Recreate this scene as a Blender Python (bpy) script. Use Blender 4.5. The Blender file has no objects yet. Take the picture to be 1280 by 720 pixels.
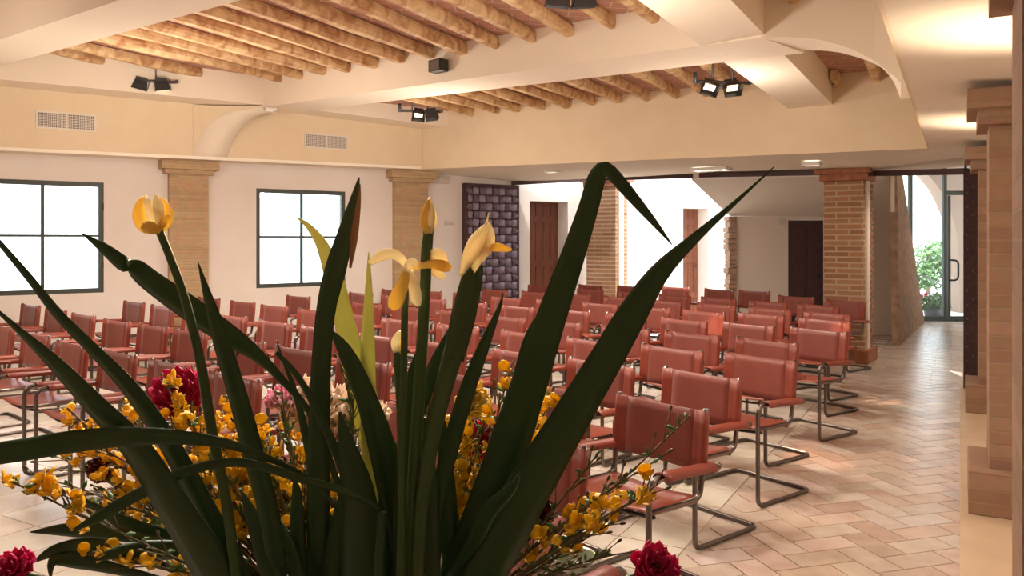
import bpy, bmesh, math, random
from mathutils import Vector, Matrix
random.seed(7)
C = bpy.context.scene.collection
R = math.radians
FOC, HZ, EYE = 1000.0, 300.0, 1.5

# ---------------------------------------------------------------- measuring helpers
def at(x, y, Y):
    return Vector(((x-640)/FOC*Y, Y, EYE+(HZ-y)/FOC*Y))
def atz(x, y, z):
    Y = (z-EYE)*FOC/(HZ-y)
    return Vector(((x-640)/FOC*Y, Y, z))

# ---------------------------------------------------------------- mesh helper
class MB:
    def __init__(s): s.v = []; s.f = []; s.sm = []; s.col = []
    def add(s, vs, fs, smooth=False, col=None):
        o = len(s.v); s.v += [tuple(v) for v in vs]
        for f in fs:
            s.f.append([i+o for i in f]); s.sm.append(smooth); s.col.append(col)
        return s
    def box(s, a, b, M=None):
        x0, y0, z0 = a; x1, y1, z1 = b
        vs = [(x0,y0,z0),(x1,y0,z0),(x1,y1,z0),(x0,y1,z0),(x0,y0,z1),(x1,y0,z1),(x1,y1,z1),(x0,y1,z1)]
        if M is not None: vs = [M @ Vector(v) for v in vs]
        return s.add(vs, [(0,3,2,1),(4,5,6,7),(0,1,5,4),(1,2,6,5),(2,3,7,6),(3,0,4,7)])
    def prism(s, poly, d):
        # poly: list of 3D points, extruded by vector d
        n = len(poly); d = Vector(d)
        vs = [Vector(p) for p in poly]+[Vector(p)+d for p in poly]
        fs = [tuple(range(n))[::-1], tuple(range(n, 2*n))]
        for i in range(n):
            j = (i+1) % n; fs.append((i, j, j+n, i+n))
        return s.add(vs, fs)
    def hexa(s, bot, top):
        vs = list(bot)+list(top); n = len(bot)
        fs = [tuple(range(n))[::-1], tuple(range(n, 2*n))]
        for i in range(n):
            j = (i+1) % n; fs.append((i, j, j+n, i+n))
        return s.add(vs, fs)
    def tube(s, pts, r, seg=8, closed=False, cap=True):
        pts = [Vector(p) for p in pts]; n = len(pts)
        rs = r if isinstance(r, (list, tuple)) else [r]*n
        tg = []
        for i in range(n):
            a = pts[i-1] if (i > 0 or closed) else pts[i]
            b = pts[(i+1) % n] if (i < n-1 or closed) else pts[i]
            t = (b-a); t = t.normalized() if t.length > 1e-9 else Vector((0,0,1)); tg.append(t)
        up = Vector((0,0,1)) if abs(tg[0].z) < .9 else Vector((1,0,0))
        nx = tg[0].cross(up).normalized(); vs = []
        for i in range(n):
            nx = (nx-tg[i]*nx.dot(tg[i])); nx = nx.normalized() if nx.length > 1e-9 else tg[i].orthogonal().normalized()
            by = tg[i].cross(nx)
            for k in range(seg):
                a = 2*math.pi*k/seg
                vs.append(pts[i]+(nx*math.cos(a)+by*math.sin(a))*rs[i])
        fs = []
        m = n if closed else n-1
        for i in range(m):
            for k in range(seg):
                k2 = (k+1) % seg; i2 = (i+1) % n
                fs.append((i*seg+k, i*seg+k2, i2*seg+k2, i2*seg+k))
        s.add(vs, fs, True)
        if cap and not closed:
            o = len(s.v)-n*seg
            s.f.append([o+k for k in range(seg)][::-1]); s.sm.append(False); s.col.append(None)
            s.f.append([o+(n-1)*seg+k for k in range(seg)]); s.sm.append(False); s.col.append(None)
        return s
    def lathe(s, prof, seg=20, M=None):
        vs = []; n = len(prof)
        for (r, z) in prof:
            for k in range(seg):
                a = 2*math.pi*k/seg; v = Vector((r*math.cos(a), r*math.sin(a), z))
                vs.append(M @ v if M is not None else v)
        fs = []
        for i in range(n-1):
            for k in range(seg):
                k2 = (k+1) % seg; fs.append((i*seg+k, i*seg+k2, (i+1)*seg+k2, (i+1)*seg+k))
        return s.add(vs, fs, True)
    def ball(s, c, r, seg=8, rings=5, M=None):
        c = Vector(c); rr = r if hasattr(r, '__len__') else (r, r, r)
        vs = []
        for i in range(rings+1):
            p = math.pi*i/rings
            for k in range(seg):
                a = 2*math.pi*k/seg
                v = Vector((rr[0]*math.sin(p)*math.cos(a), rr[1]*math.sin(p)*math.sin(a), rr[2]*math.cos(p)))
                if M is not None: v = M @ v
                vs.append(c+v)
        fs = []
        for i in range(rings):
            for k in range(seg):
                k2 = (k+1) % seg; fs.append((i*seg+k, (i+1)*seg+k, (i+1)*seg+k2, i*seg+k2))
        return s.add(vs, fs, True)
    def sheet(s, rows, th, smooth=True):
        # rows: grid of points -> closed thin solid of thickness th along vertex normals
        m = len(rows); n = len(rows[0]); P = [[Vector(p) for p in r] for r in rows]
        top = []; bot = []
        for i in range(m):
            for j in range(n):
                a = P[min(i+1, m-1)][j]-P[max(i-1, 0)][j]; b = P[i][min(j+1, n-1)]-P[i][max(j-1, 0)]
                nn = a.cross(b); nn = nn.normalized() if nn.length > 1e-12 else Vector((0,0,1))
                top.append(P[i][j]+nn*th/2); bot.append(P[i][j]-nn*th/2)
        N = m*n; fs = []
        for i in range(m-1):
            for j in range(n-1):
                q = (i*n+j, (i+1)*n+j, (i+1)*n+j+1, i*n+j+1); fs.append(q); fs.append(tuple(N+k for k in q[::-1]))
        for j in range(n-1):
            fs.append((j, j+1, N+j+1, N+j)); o = (m-1)*n; fs.append((o+j+1, o+j, N+o+j, N+o+j+1))
        for i in range(m-1):
            fs.append(((i+1)*n, i*n, N+i*n, N+(i+1)*n)); o = n-1
            fs.append((i*n+o, (i+1)*n+o, N+(i+1)*n+o, N+i*n+o))
        return s.add(top+bot, fs, smooth)
    def mesh(s, name, mat):
        me = bpy.data.meshes.new(name); me.from_pydata(s.v, [], s.f)
        me.polygons.foreach_set('use_smooth', s.sm)
        if any(c is not None for c in s.col):
            at_ = me.color_attributes.new('Col', 'FLOAT_COLOR', 'CORNER')
            for p in me.polygons:
                c = s.col[p.index] or (1,1,1)
                for li in p.loop_indices: at_.data[li].color = (*c, 1)
        me.materials.append(mat)
        bm = bmesh.new(); bm.from_mesh(me); bmesh.ops.recalc_face_normals(bm, faces=bm.faces); bm.to_mesh(me); bm.free()
        me.update(); return me
    def build(s, name, mat, parent=None, bevel=0):
        o = bpy.data.objects.new(name, s.mesh(name, mat)); C.objects.link(o)
        if parent is not None: o.parent = parent
        if bevel:
            m = o.modifiers.new('Bevel', 'BEVEL'); m.width = bevel; m.segments = 2; m.limit_method = 'ANGLE'
        return o

def tag(o, label, cat, group=None, kind=None):
    o['label'] = label; o['category'] = cat
    if group: o['group'] = group
    if kind: o['kind'] = kind
    return o
def empty(name, loc=(0,0,0), rz=0):
    o = bpy.data.objects.new(name, None); C.objects.link(o); o.empty_display_size = .1
    o.location = loc; o.rotation_euler = (0,0,rz); return o
def thing(name, label, cat, loc=(0,0,0), rz=0, group=None):
    return tag(empty(name, loc, rz), label, cat, group)
def struct(name, mb, mat, label=None, cat=None):
    o = mb.build(name, mat); o['kind'] = 'structure'
    if label: o['label'] = label
    if cat: o['category'] = cat
    return o
def arc(p0, pc, p1, n=5):
    # quadratic bend from p0 to p1 around corner pc
    p0, pc, p1 = Vector(p0), Vector(pc), Vector(p1)
    return [p0*(1-t)**2+pc*2*t*(1-t)+p1*t*t for t in [i/n for i in range(n+1)]]

# ---------------------------------------------------------------- materials
def mat(name, col, rough=.6, metal=0, spec=.5, bump=None, noise=None, sheen=0):
    m = bpy.data.materials.new(name); m.use_nodes = True
    nt = m.node_tree; b = nt.nodes['Principled BSDF']
    b.inputs['Base Color'].default_value = (*col, 1); b.inputs['Roughness'].default_value = rough
    b.inputs['Metallic'].default_value = metal; b.inputs['Specular IOR Level'].default_value = spec
    if sheen: b.inputs['Sheen Weight'].default_value = sheen; b.inputs['Sheen Roughness'].default_value = .4
    tc = nt.nodes.new('ShaderNodeTexCoord')
    if noise:
        sc, c2, det = noise
        n = nt.nodes.new('ShaderNodeTexNoise'); n.inputs['Scale'].default_value = sc; n.inputs['Detail'].default_value = det
        nt.links.new(tc.outputs['Object'], n.inputs['Vector'])
        mx = nt.nodes.new('ShaderNodeMix'); mx.data_type = 'RGBA'
        mx.inputs[6].default_value = (*col, 1); mx.inputs[7].default_value = (*c2, 1)
        rp = nt.nodes.new('ShaderNodeValToRGB'); rp.color_ramp.elements[0].position = .35; rp.color_ramp.elements[1].position = .7
        nt.links.new(n.outputs['Fac'], rp.inputs['Fac']); nt.links.new(rp.outputs['Color'], mx.inputs[0])
        nt.links.new(mx.outputs[2], b.inputs['Base Color'])
    if bump:
        sc, st = bump
        n = nt.nodes.new('ShaderNodeTexNoise'); n.inputs['Scale'].default_value = sc; n.inputs['Detail'].default_value = 4
        nt.links.new(tc.outputs['Object'], n.inputs['Vector'])
        bp = nt.nodes.new('ShaderNodeBump'); bp.inputs['Strength'].default_value = st; bp.inputs['Distance'].default_value = .01
        nt.links.new(n.outputs['Fac'], bp.inputs['Height']); nt.links.new(bp.outputs['Normal'], b.inputs['Normal'])
    return m
def brick_mat(name, c1, c2, mortar, bw=.24, bh=.055, ms=.012, axis='xy', rough=.85, off=.5, bias=0):
    m = mat(name, c1, rough); nt = m.node_tree; b = nt.nodes['Principled BSDF']
    tc = nt.nodes.new('ShaderNodeTexCoord'); sx = nt.nodes.new('ShaderNodeSeparateXYZ'); nt.links.new(tc.outputs['Object'], sx.inputs[0])
    ad = nt.nodes.new('ShaderNodeMath'); ad.operation = 'ADD'; nt.links.new(sx.outputs[0], ad.inputs[0]); nt.links.new(sx.outputs[1], ad.inputs[1])
    cb = nt.nodes.new('ShaderNodeCombineXYZ')
    if axis == 'xy': nt.links.new(ad.outputs[0], cb.inputs[0]); nt.links.new(sx.outputs[2], cb.inputs[1])
    else: nt.links.new(sx.outputs[0], cb.inputs[0]); nt.links.new(sx.outputs[1], cb.inputs[1])
    nz = nt.nodes.new('ShaderNodeTexNoise'); nz.inputs['Scale'].default_value = 14; nt.links.new(tc.outputs['Object'], nz.inputs['Vector'])
    t = nt.nodes.new('ShaderNodeTexBrick'); t.inputs['Scale'].default_value = 1; t.offset = off
    t.inputs['Brick Width'].default_value = bw; t.inputs['Row Height'].default_value = bh; t.inputs['Mortar Size'].default_value = ms
    t.inputs['Mortar Smooth'].default_value = .3; t.inputs['Bias'].default_value = bias
    t.inputs['Color1'].default_value = (*c1, 1); t.inputs['Color2'].default_value = (*c2, 1); t.inputs['Mortar'].default_value = (*mortar, 1)
    nt.links.new(cb.outputs[0], t.inputs['Vector'])
    mx = nt.nodes.new('ShaderNodeMix'); mx.data_type = 'RGBA'; mx.blend_type = 'MULTIPLY'; mx.inputs[0].default_value = .35
    nt.links.new(t.outputs['Color'], mx.inputs[6]); nt.links.new(nz.outputs['Color'], mx.inputs[7])
    hs = nt.nodes.new('ShaderNodeHueSaturation'); hs.inputs['Value'].default_value = 1.15; hs.inputs['Saturation'].default_value = .95
    nt.links.new(mx.outputs[2], hs.inputs['Color']); nt.links.new(hs.outputs[0], b.inputs['Base Color'])
    bp = nt.nodes.new('ShaderNodeBump'); bp.inputs['Strength'].default_value = .6; bp.inputs['Distance'].default_value = .01; bp.invert = True
    nt.links.new(t.outputs['Fac'], bp.inputs['Height']); nt.links.new(bp.outputs['Normal'], b.inputs['Normal'])
    return m
def col_mat(name, rough=.5):
    m = mat(name, (.5,.5,.5), rough, bump=(60, .15)); nt = m.node_tree; b = nt.nodes['Principled BSDF']
    a = nt.nodes.new('ShaderNodeAttribute'); a.attribute_name = 'Col'
    n = nt.nodes.new('ShaderNodeTexNoise'); n.inputs['Scale'].default_value = 7; n.inputs['Detail'].default_value = 5
    tc = nt.nodes.new('ShaderNodeTexCoord'); nt.links.new(tc.outputs['Object'], n.inputs['Vector'])
    mx = nt.nodes.new('ShaderNodeMix'); mx.data_type = 'RGBA'; mx.blend_type = 'OVERLAY'; mx.inputs[0].default_value = .35
    nt.links.new(a.outputs['Color'], mx.inputs[6]); nt.links.new(n.outputs['Fac'], mx.inputs[7]); nt.links.new(mx.outputs[2], b.inputs['Base Color'])
    return m
def wood_mat(name, c1, c2, scale=(1,1,1), rough=.7):
    m = mat(name, c1, rough); nt = m.node_tree; b = nt.nodes['Principled BSDF']
    tc = nt.nodes.new('ShaderNodeTexCoord'); mp = nt.nodes.new('ShaderNodeMapping'); mp.inputs['Scale'].default_value = scale
    nt.links.new(tc.outputs['Object'], mp.inputs[0])
    n = nt.nodes.new('ShaderNodeTexNoise'); n.inputs['Scale'].default_value = 6; n.inputs['Detail'].default_value = 6; n.inputs['Distortion'].default_value = 1.2
    nt.links.new(mp.outputs[0], n.inputs['Vector'])
    rp = nt.nodes.new('ShaderNodeValToRGB'); e = rp.color_ramp.elements
    e[0].position = .33; e[0].color = (*c2, 1); e[1].position = .6; e[1].color = (*c1, 1)
    nt.links.new(n.outputs['Fac'], rp.inputs[0]); nt.links.new(rp.outputs[0], b.inputs['Base Color'])
    bp = nt.nodes.new('ShaderNodeBump'); bp.inputs['Strength'].default_value = .3; bp.inputs['Distance'].default_value = .02
    nt.links.new(n.outputs['Fac'], bp.inputs['Height']); nt.links.new(bp.outputs['Normal'], b.inputs['Normal'])
    return m
def emit_mat(name, col, st):
    m = bpy.data.materials.new(name); m.use_nodes = True; nt = m.node_tree; nt.nodes.clear()
    e = nt.nodes.new('ShaderNodeEmission'); o = nt.nodes.new('ShaderNodeOutputMaterial')
    e.inputs[0].default_value = (*col, 1); e.inputs[1].default_value = st; nt.links.new(e.outputs[0], o.inputs[0]); return m
def glass_mat(name):
    m = bpy.data.materials.new(name); m.use_nodes = True; nt = m.node_tree; nt.nodes.clear()
    t = nt.nodes.new('ShaderNodeBsdfTransparent'); g = nt.nodes.new('ShaderNodeBsdfGlossy'); g.inputs['Roughness'].default_value = .02
    f = nt.nodes.new('ShaderNodeFresnel'); mx = nt.nodes.new('ShaderNodeMixShader'); o = nt.nodes.new('ShaderNodeOutputMaterial')
    t.inputs[0].default_value = (.95,.97,.96,1)
    nt.links.new(f.outputs[0], mx.inputs[0]); nt.links.new(t.outputs[0], mx.inputs[1]); nt.links.new(g.outputs[0], mx.inputs[2]); nt.links.new(mx.outputs[0], o.inputs[0])
    return m
def leaf_mat(name, c1, c2, trans=.25, rough=.45):
    m = mat(name, c1, rough, noise=(14, c2, 3)); nt = m.node_tree; b = nt.nodes['Principled BSDF']
    src = b.inputs['Base Color'].links[0].from_socket
    tr = nt.nodes.new('ShaderNodeBsdfTranslucent'); nt.links.new(src, tr.inputs[0])
    mx = nt.nodes.new('ShaderNodeMixShader'); mx.inputs[0].default_value = trans
    o = [n for n in nt.nodes if n.type == 'OUTPUT_MATERIAL'][0]
    nt.links.new(b.outputs[0], mx.inputs[1]); nt.links.new(tr.outputs[0], mx.inputs[2]); nt.links.new(mx.outputs[0], o.inputs[0])
    return m

M = dict(
 dry=leaf_mat('dry_leaf_tip', (.42,.22,.10), (.30,.14,.06), .2),
 lit_edge=mat('lit_edge_paint', (.93,.87,.74), .7),  # near-white, stands for daylight caught on the soffit edge
 cream=mat('cream_plaster', (.78,.65,.46), .85, bump=(40,.1), noise=(3,(.75,.61,.42),4)),
 soffit=mat('pale_plaster', (.84,.74,.60), .85, bump=(40,.08)),
 low=mat('low_ceiling_plaster', (.80,.71,.58), .85, bump=(40,.06)),
 white=mat('white_plaster', (.81,.75,.70), .9, bump=(30,.12), noise=(2,(.78,.71,.65),4)),
 grey=mat('foyer_plaster', (.72,.64,.56), .9, bump=(30,.12)),
 brick=brick_mat('column_brick', (.33,.15,.07), (.46,.245,.12), (.55,.40,.26), .30, .068, .011),
 pierbrick=brick_mat('pier_brick', (.31,.175,.105), (.40,.24,.15), (.35,.225,.14), .5, .075, .006),
 romanbrick=brick_mat('roman_brick', (.47,.31,.16), (.58,.40,.22), (.48,.33,.18), .6, .035, .004),
 capbrick=mat('red_cap_brick', (.33,.12,.06), .85, noise=(12,(.45,.2,.11),4), bump=(50,.2)),
 terra=brick_mat('terracotta_panel', (.46,.22,.14), (.52,.27,.19), (.70,.50,.40), .30, .15, .006, axis='flat'),
 log=wood_mat('hewn_log', (.70,.50,.27), (.40,.20,.08), (1,1,1)),
 door=wood_mat('brown_door_wood', (.20,.065,.03), (.12,.035,.018), (6,6,.6), .45),
 darkdoor=mat('dark_door', (.045,.018,.022), .6, noise=(20,(.07,.03,.03),3)),
 track=mat('dark_track', (.05,.02,.018), .55),
 frame=mat('window_frame_green', (.055,.065,.055), .5),
 glass=glass_mat('clear_glass'),
 leather=mat('rust_leather', (.265,.052,.028), .42, bump=(90,.12), noise=(8,(.22,.042,.024),3)),
 hide=mat('rust_leather_panel', (.255,.064,.045), .40, bump=(140,.12), noise=(6,(.215,.052,.036),3), sheen=.18),
 seat=mat('rust_leather_seat', (.27,.058,.03), .33, bump=(90,.1)),
 steel=mat('bronze_steel', (.17,.145,.13), .3, metal=1),
 black=mat('black_metal', (.02,.02,.022), .45),
 lampmetal=mat('grey_lamp_metal', (.10,.10,.11), .4, metal=.6),
 bulb=emit_mat('halogen_bulb', (1,.72,.45), 3.5),
 lens=emit_mat('downlight_lens', (1,.95,.88), 3),
 grille=mat('vent_white', (.74,.68,.60), .5),
 ventdark=mat('vent_dark', (.13,.10,.08), .7),
 strap=mat('woven_leather_lit', (.27,.22,.30), .34, bump=(60,.1)), strap_shaded=mat('woven_leather_shaded', (.13,.08,.105), .36, bump=(60,.1)),  # lighter and darker leather paint the light on the bulging straps
 border=mat('floor_border_stone', (.62,.47,.32), .5, noise=(5,(.55,.40,.26),4)),
 grout=mat('grout', (.55,.46,.38), .8),
 tile=col_mat('floor_tile', .26),
 stone=mat('rough_stone', (.42,.28,.19), .95, bump=(14,1.0), noise=(9,(.25,.15,.10),5)),
 pavement=mat('outside_paving', (.75,.73,.70), .8),
 archplaster=mat('arch_plaster', (.30,.21,.16), .9, bump=(20,.4)),
 bush=leaf_mat('garden_leaves', (.10,.22,.07), (.18,.34,.12), .2),
 pot=mat('planter', (.08,.08,.09), .6),
 plate=mat('plastic_plate', (.6,.55,.48), .5),
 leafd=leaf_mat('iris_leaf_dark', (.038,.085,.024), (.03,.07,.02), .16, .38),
 leaf_lit=leaf_mat('iris_leaf_pale_lit', (.66,.64,.27), (.56,.57,.22), .45, .45),  # pale leaf colour raised to stand for light from behind
 stem=leaf_mat('iris_stem', (.06,.115,.032), (.075,.13,.036), .2),
 twig=mat('broom_twig', (.10,.09,.03), .7, noise=(30,(.16,.10,.05),2)),
 petal=leaf_mat('cream_petal', (.98,.86,.56), (.98,.92,.70), .4),
 yellow=leaf_mat('yellow_petal', (.98,.72,.16), (.98,.80,.28), .4),
 broom=leaf_mat('broom_petal', (.92,.60,.015), (.92,.68,.05), .4),
 crimson=leaf_mat('crimson_petal', (.82,.02,.20), (.62,.012,.11), .4),
 pink=leaf_mat('pink_petal', (.98,.38,.55), (.98,.68,.80), .5),
 rose=leaf_mat('cream_rose', (.95,.80,.66), (.93,.74,.60), .5),
 maroon=leaf_mat('maroon_petal', (.10,.006,.012), (.16,.01,.02), .15),
 vase=mat('green_glazed_vase', (.09,.11,.05), .25),
 table=mat('table_cloth', (.5,.42,.35), .8),
)
M['hide'].node_tree.nodes['Principled BSDF'].inputs['Coat Weight'].default_value = 0
# ================================================================= THE ROOM
V = Vector
dA = V((.489,.872,0)); rA = V((.872,-.489,0))            # along the aisle / towards the right wall
dW = V((.816,.578,0)); nW = V((.578,-.816,0))            # along the window wall / into the room
d2 = V((.469,.883,0)); c2 = V((.883,-.469,0))            # along the log joists
def Pw(t, q=0, z=0): return V((-4.92,9.6,0))+dW*t+nW*q+V((0,0,z))
def Wr(a, x=.3, z=0): return V((2.63,4.41,0))+dA*a+rA*x+V((0,0,z))
def up(p, z): return V((p[0], p[1], z))

# ---- floor: grout bed, herringbone aisle, pale square tiles under the chairs, long pavers to the entrance
inside = [Pw(-9), Pw(12.4), V((6.2,16.4,0)), V((9.0,14.8,0)), Wr(4), Wr(-2.6), Wr(-2.6,1.8), Wr(-10.5,1.8)]
def is_in(p):
    n = len(inside); r = False
    for i in range(n):
        a, b = inside[i], inside[(i+1) % n]
        if (a.y > p.y) != (b.y > p.y) and p.x < (b.x-a.x)*(p.y-a.y)/(b.y-a.y)+a.x: r = not r
    return r
fl = MB()
base = [Pw(-9,-.3), Pw(12.4,-.3), V((6.2,16.6,0)), V((9.4,14.9,0)), Wr(4,.6), Wr(-2.4,.6), Wr(-2.4,2.0), Wr(-10.5,2.0)]
fl.prism([up(p,-.006) for p in base][::-1], (0,0,-.12))
flo = struct('floor', fl, M['grout'], 'terracotta and pale stone tiled floor of the hall', 'floor')
ft = MB()
def shade(c, s=.10):
    k = 1+random.uniform(-s, s); return tuple(max(0, min(1, x*k*(1+random.uniform(-.03,.03)))) for x in c)
def tile(o, ax, ay, L, W, col, g=.0035):
    p = [o+ax*g+ay*g, o+ax*(L-g)+ay*g, o+ax*(L-g)+ay*(W-g), o+ax*g+ay*(W-g)]
    c = (p[0]+p[2])/2
    if not is_in(c): return
    ft.add([up(q,o.z) for q in p]+[up(q,-.005) for q in p], [(0,1,2,3),(0,4,5,1),(1,5,6,2),(2,6,7,3),(3,7,4,0)], False, col)
terr = [(.59,.46,.38),(.62,.50,.42),(.56,.42,.34),(.64,.54,.47)]
pale = [(.70,.62,.52),(.68,.59,.49),(.72,.65,.55)]
c_in, c_out = -1.05, .17
h = .145; ex = (dA+rA).normalized(); ey = (dA-rA).normalized()
org = V((1.27,4.4,0))
for ix in range(-70, 75):
    for iy in range(-70, 75):
        v = (ix-iy) % 4
        if v == 0: o, L, W, cc = org+ex*ix*h+ey*iy*h, 2*h, h, org+ex*(ix+1)*h+ey*(iy+.5)*h
        elif v == 2: o, L, W, cc = org+ex*ix*h+ey*(iy-1)*h, h, 2*h, org+ex*(ix+.5)*h+ey*iy*h
        else: continue
        c = cc.dot(rA); a = cc.dot(dA)
        if c_in-.02 < c < c_out-.04 and a < 9.6: tile(o, ex, ey, L, W, shade(random.choice(terr), .12))
for i in range(-12, 60):
    for j in range(-45, 12):
        s = .34
        o = rA*(c_in-.12+j*s)+dA*(i*s-3); cc = o+(rA+dA)*s/2
        c, a = cc.dot(rA), cc.dot(dA)
        if c < c_in-.1 and (a < 9.6 or c < -1.0): tile(o, rA, dA, s, s, shade(random.choice(pale), .05))
for i in range(0, 46):
    for j in range(-4, 6):
        W, L = .16, .34
        o = dA*(9.23+i*W)+rA*(-1.3+j*L+(i % 2)*.17)-V((0,0,.0025)); cc = o+rA*L/2+dA*W/2
        if -1.1 < cc.dot(rA) < .5: tile(o, rA, dA, L, W, shade((.58,.47,.38), .14))
o = ft.build('floor_tiles', M['tile'], flo)
bo = MB(); bo.prism([up(Wr(a,x),-.004) for a, x in ((-10.5,-.14),(4.6,-.14),(4.6,.3),(-10.5,.3))], (0,0,.007))
struct('trim_1', bo, M['border'], 'pale stone border strip along the foot of the brick piers', 'floor border')

# ---- window wall with two windows and two deep doorways
w = MB()
wins = [(-1.25,.02),(1.85,3.12)]; doors = [(6.39,7.21,2.15),(10.07,10.8,2.12)]
TH = .3
def seg(t0, t1, z0, z1, q0=-TH, q1=0):
    w.hexa([Pw(t0,q1,z0),Pw(t1,q1,z0),Pw(t1,q0,z0),Pw(t0,q0,z0)], [Pw(t0,q1,z1),Pw(t1,q1,z1),Pw(t1,q0,z1),Pw(t0,q0,z1)])
seg(-9,-1.25,0,2.62); seg(-1.25,.02,0,.87); seg(-1.25,.02,2.19,2.62); seg(.02,1.85,0,2.62)
seg(1.85,3.12,0,.855); seg(1.85,3.12,2.19,2.62); seg(3.12,5.6,0,2.62)
seg(5.6,6.39,0,3.5); seg(6.39,7.21,2.15,3.5); seg(7.21,10.07,0,3.5); seg(10.07,10.8,2.12,3.5); seg(10.8,12.6,0,3.5)
struct('wall_left', w, M['white'], 'white plaster wall with the two bright windows', 'wall')
for k, (t0, t1) in enumerate(wins):
    f = MB(); zb, zt = (.87,2.19) if k == 0 else (.855,2.19); tm = (t0+t1)/2; zm = (zb+zt)/2+.02
    def fb(a, b, z0, z1, q0=-.07, q1=-.015):
        f.hexa([Pw(a,q1,z0),Pw(b,q1,z0),Pw(b,q0,z0),Pw(a,q0,z0)], [Pw(a,q1,z1),Pw(b,q1,z1),Pw(b,q0,z1),Pw(a,q0,z1)])
    e = .055
    fb(t0,t1,zb,zb+e); fb(t0,t1,zt-e,zt); fb(t0,t0+e,zb+e,zt-e); fb(t1-e,t1,zb+e,zt-e)
    fb(tm-.018,tm+.018,zb+e,zt-e,-.06,-.02); fb(t0+e,tm-.018,zm-.014,zm+.014,-.06,-.02); fb(tm+.018,t1-e,zm-.014,zm+.014,-.06,-.02)
    wo = struct('window_%d' % (k+1), f, M['frame'], ['four pane window with dark green frame nearest the left edge','four pane window with dark green frame between the two slim pilasters'][k], 'window')
    g = MB(); 
    for a, b in ((t0+e,tm-.018),(tm+.018,t1-e)):
        for z0, z1 in ((zb+e,zm-.014),(zm+.014,zt-e)):
            g.hexa([Pw(a,-.038,z0),Pw(b,-.038,z0),Pw(b,-.042,z0),Pw(a,-.042,z0)], [Pw(a,-.038,z1),Pw(b,-.038,z1),Pw(b,-.042,z1),Pw(a,-.042,z1)])
    g.build('glass_pane', M['glass'], wo)
    hb = MB()
    for z in (zm+.35, zm-.35): hb.tube([Pw(t1-.004,-.01,z-.04),Pw(t1-.004,-.01,z+.04)], .012, 8)
    hb.build('hinge', M['frame'], wo)
for k, (t0, t1, zt) in enumerate(doors):
    D = MB()
    def db(a, b, z0, z1, q0, q1, m=D):
        m.hexa([Pw(a,q1,z0),Pw(b,q1,z0),Pw(b,q0,z0),Pw(a,q0,z0)], [Pw(a,q1,z1),Pw(b,q1,z1),Pw(b,q0,z1),Pw(a,q0,z1)])
    db(t0,t1,.01,zt,-.33,-.285)
    for j in range(5): db(t0+j*(t1-t0)/5+.008, t0+(j+1)*(t1-t0)/5-.008, .02, zt-.01, -.286, -.277)
    for z in (.35,1.05,1.8): db(t0+.02,t1-.02,z,z+.11,-.278,-.262)
    do = struct('door_%d' % (k+1), D, M['door'], ['brown plank door in the white wall beside the woven screen','brown plank door in the sunlit wall between the two brick columns'][k], 'door')
    hd = MB(); hd.tube([Pw(t1-.07,-.27,.98),Pw(t1-.07,-.23,.98),Pw(t1-.17,-.23,.98)], .011, 8); hd.build('door_handle', M['black'], do)

# ---- slim brick pilasters on the window wall
def pilaster(t0, t1, ztop, label):
    r = thing('brick_pilaster', label, 'pillar', Pw(t0), math.atan2(dW.y, dW.x), 'slim brick pilasters on the window wall'); r['kind'] = 'thing'
    wd = t1-t0; m = MB(); m.box((0,-.10,0),(wd,-.001,ztop-.17)); m.build('shaft', M['romanbrick'], r)
    m = MB(); m.box((-.06,-.16,ztop-.17),(wd+.06,-.001,ztop-.115)); m.box((-.11,-.21,ztop-.115),(wd+.11,-.001,ztop)); m.build('capital', M['romanbrick'], r)
pilaster(.74, 1.21, 2.498, 'slim sandy brick pilaster between the two bright windows')
pilaster(3.86, 4.41, 2.532, 'slim sandy brick pilaster right of the second window, near the woven screen')
pilaster(-2.9, -2.43, 2.455, 'slim sandy brick pilaster beyond the left edge window')

# ---- wide recess in the ceiling: left, far and right faces, edge beam, cross beams, depth beam
def Lp(s, q=0, z=0): return Pw(s, .35+q, z)
A = V((-1.34,11.75,2.54)); B = V((4.09,7.87,2.40)); R1 = V((2.535,5.07,2.40))
def Rp(s, z=2.40): return V((R1.x,R1.y,0))+dA*s+V((0,0,z))
def lineY(m, k, X): return m-k*X
sA = (V((A.x,A.y,0))-Lp(0)).dot(dW)
so = MB()
zl = lambda s: 2.49+.012*s
so.hexa([Lp(-9,0,zl(-9)),Lp(sA,0,zl(sA)),Pw(sA+.25,0,zl(sA)),Pw(-9,0,zl(-9))], [Lp(-9,0,2.62),Lp(sA,0,2.62),Pw(sA+.25,0,2.62),Pw(-9,0,2.62)])
struct('trim_2', so, M['soffit'], 'narrow lit soffit strip above the windows', 'ceiling trim')
lp = MB(); lp.hexa([Lp(-9,.02,zl(-9)-.004),Lp(sA-.02,.02,zl(sA)-.004),Lp(sA-.02,.004,zl(sA)-.004),Lp(-9,.004,zl(-9)-.004)], [Lp(-9,.02,zl(-9)+.034),Lp(sA-.02,.02,zl(sA)+.034),Lp(sA-.02,.004,zl(sA)+.034),Lp(-9,.004,zl(-9)+.034)])
struct('trim_11', lp, M['lit_edge'], 'thin pale strip painted as caught light along the foot of the wall above the windows', 'ceiling trim')  # strip added to draw the bright soffit edge in paint
lf = MB(); lf.hexa([Lp(-9,.004,zl(-9)),Lp(sA,.004,zl(sA)),Lp(sA,-.06,zl(sA)),Lp(-9,-.06,zl(-9))], [Lp(-9,0,3.75),Lp(sA,0,3.75),Lp(sA,-.06,3.75),Lp(-9,-.06,3.75)])
struct('wall_recess_left', lf, M['cream'], 'cream upper wall with the vent grilles above the windows', 'wall')
eb = MB()
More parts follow.
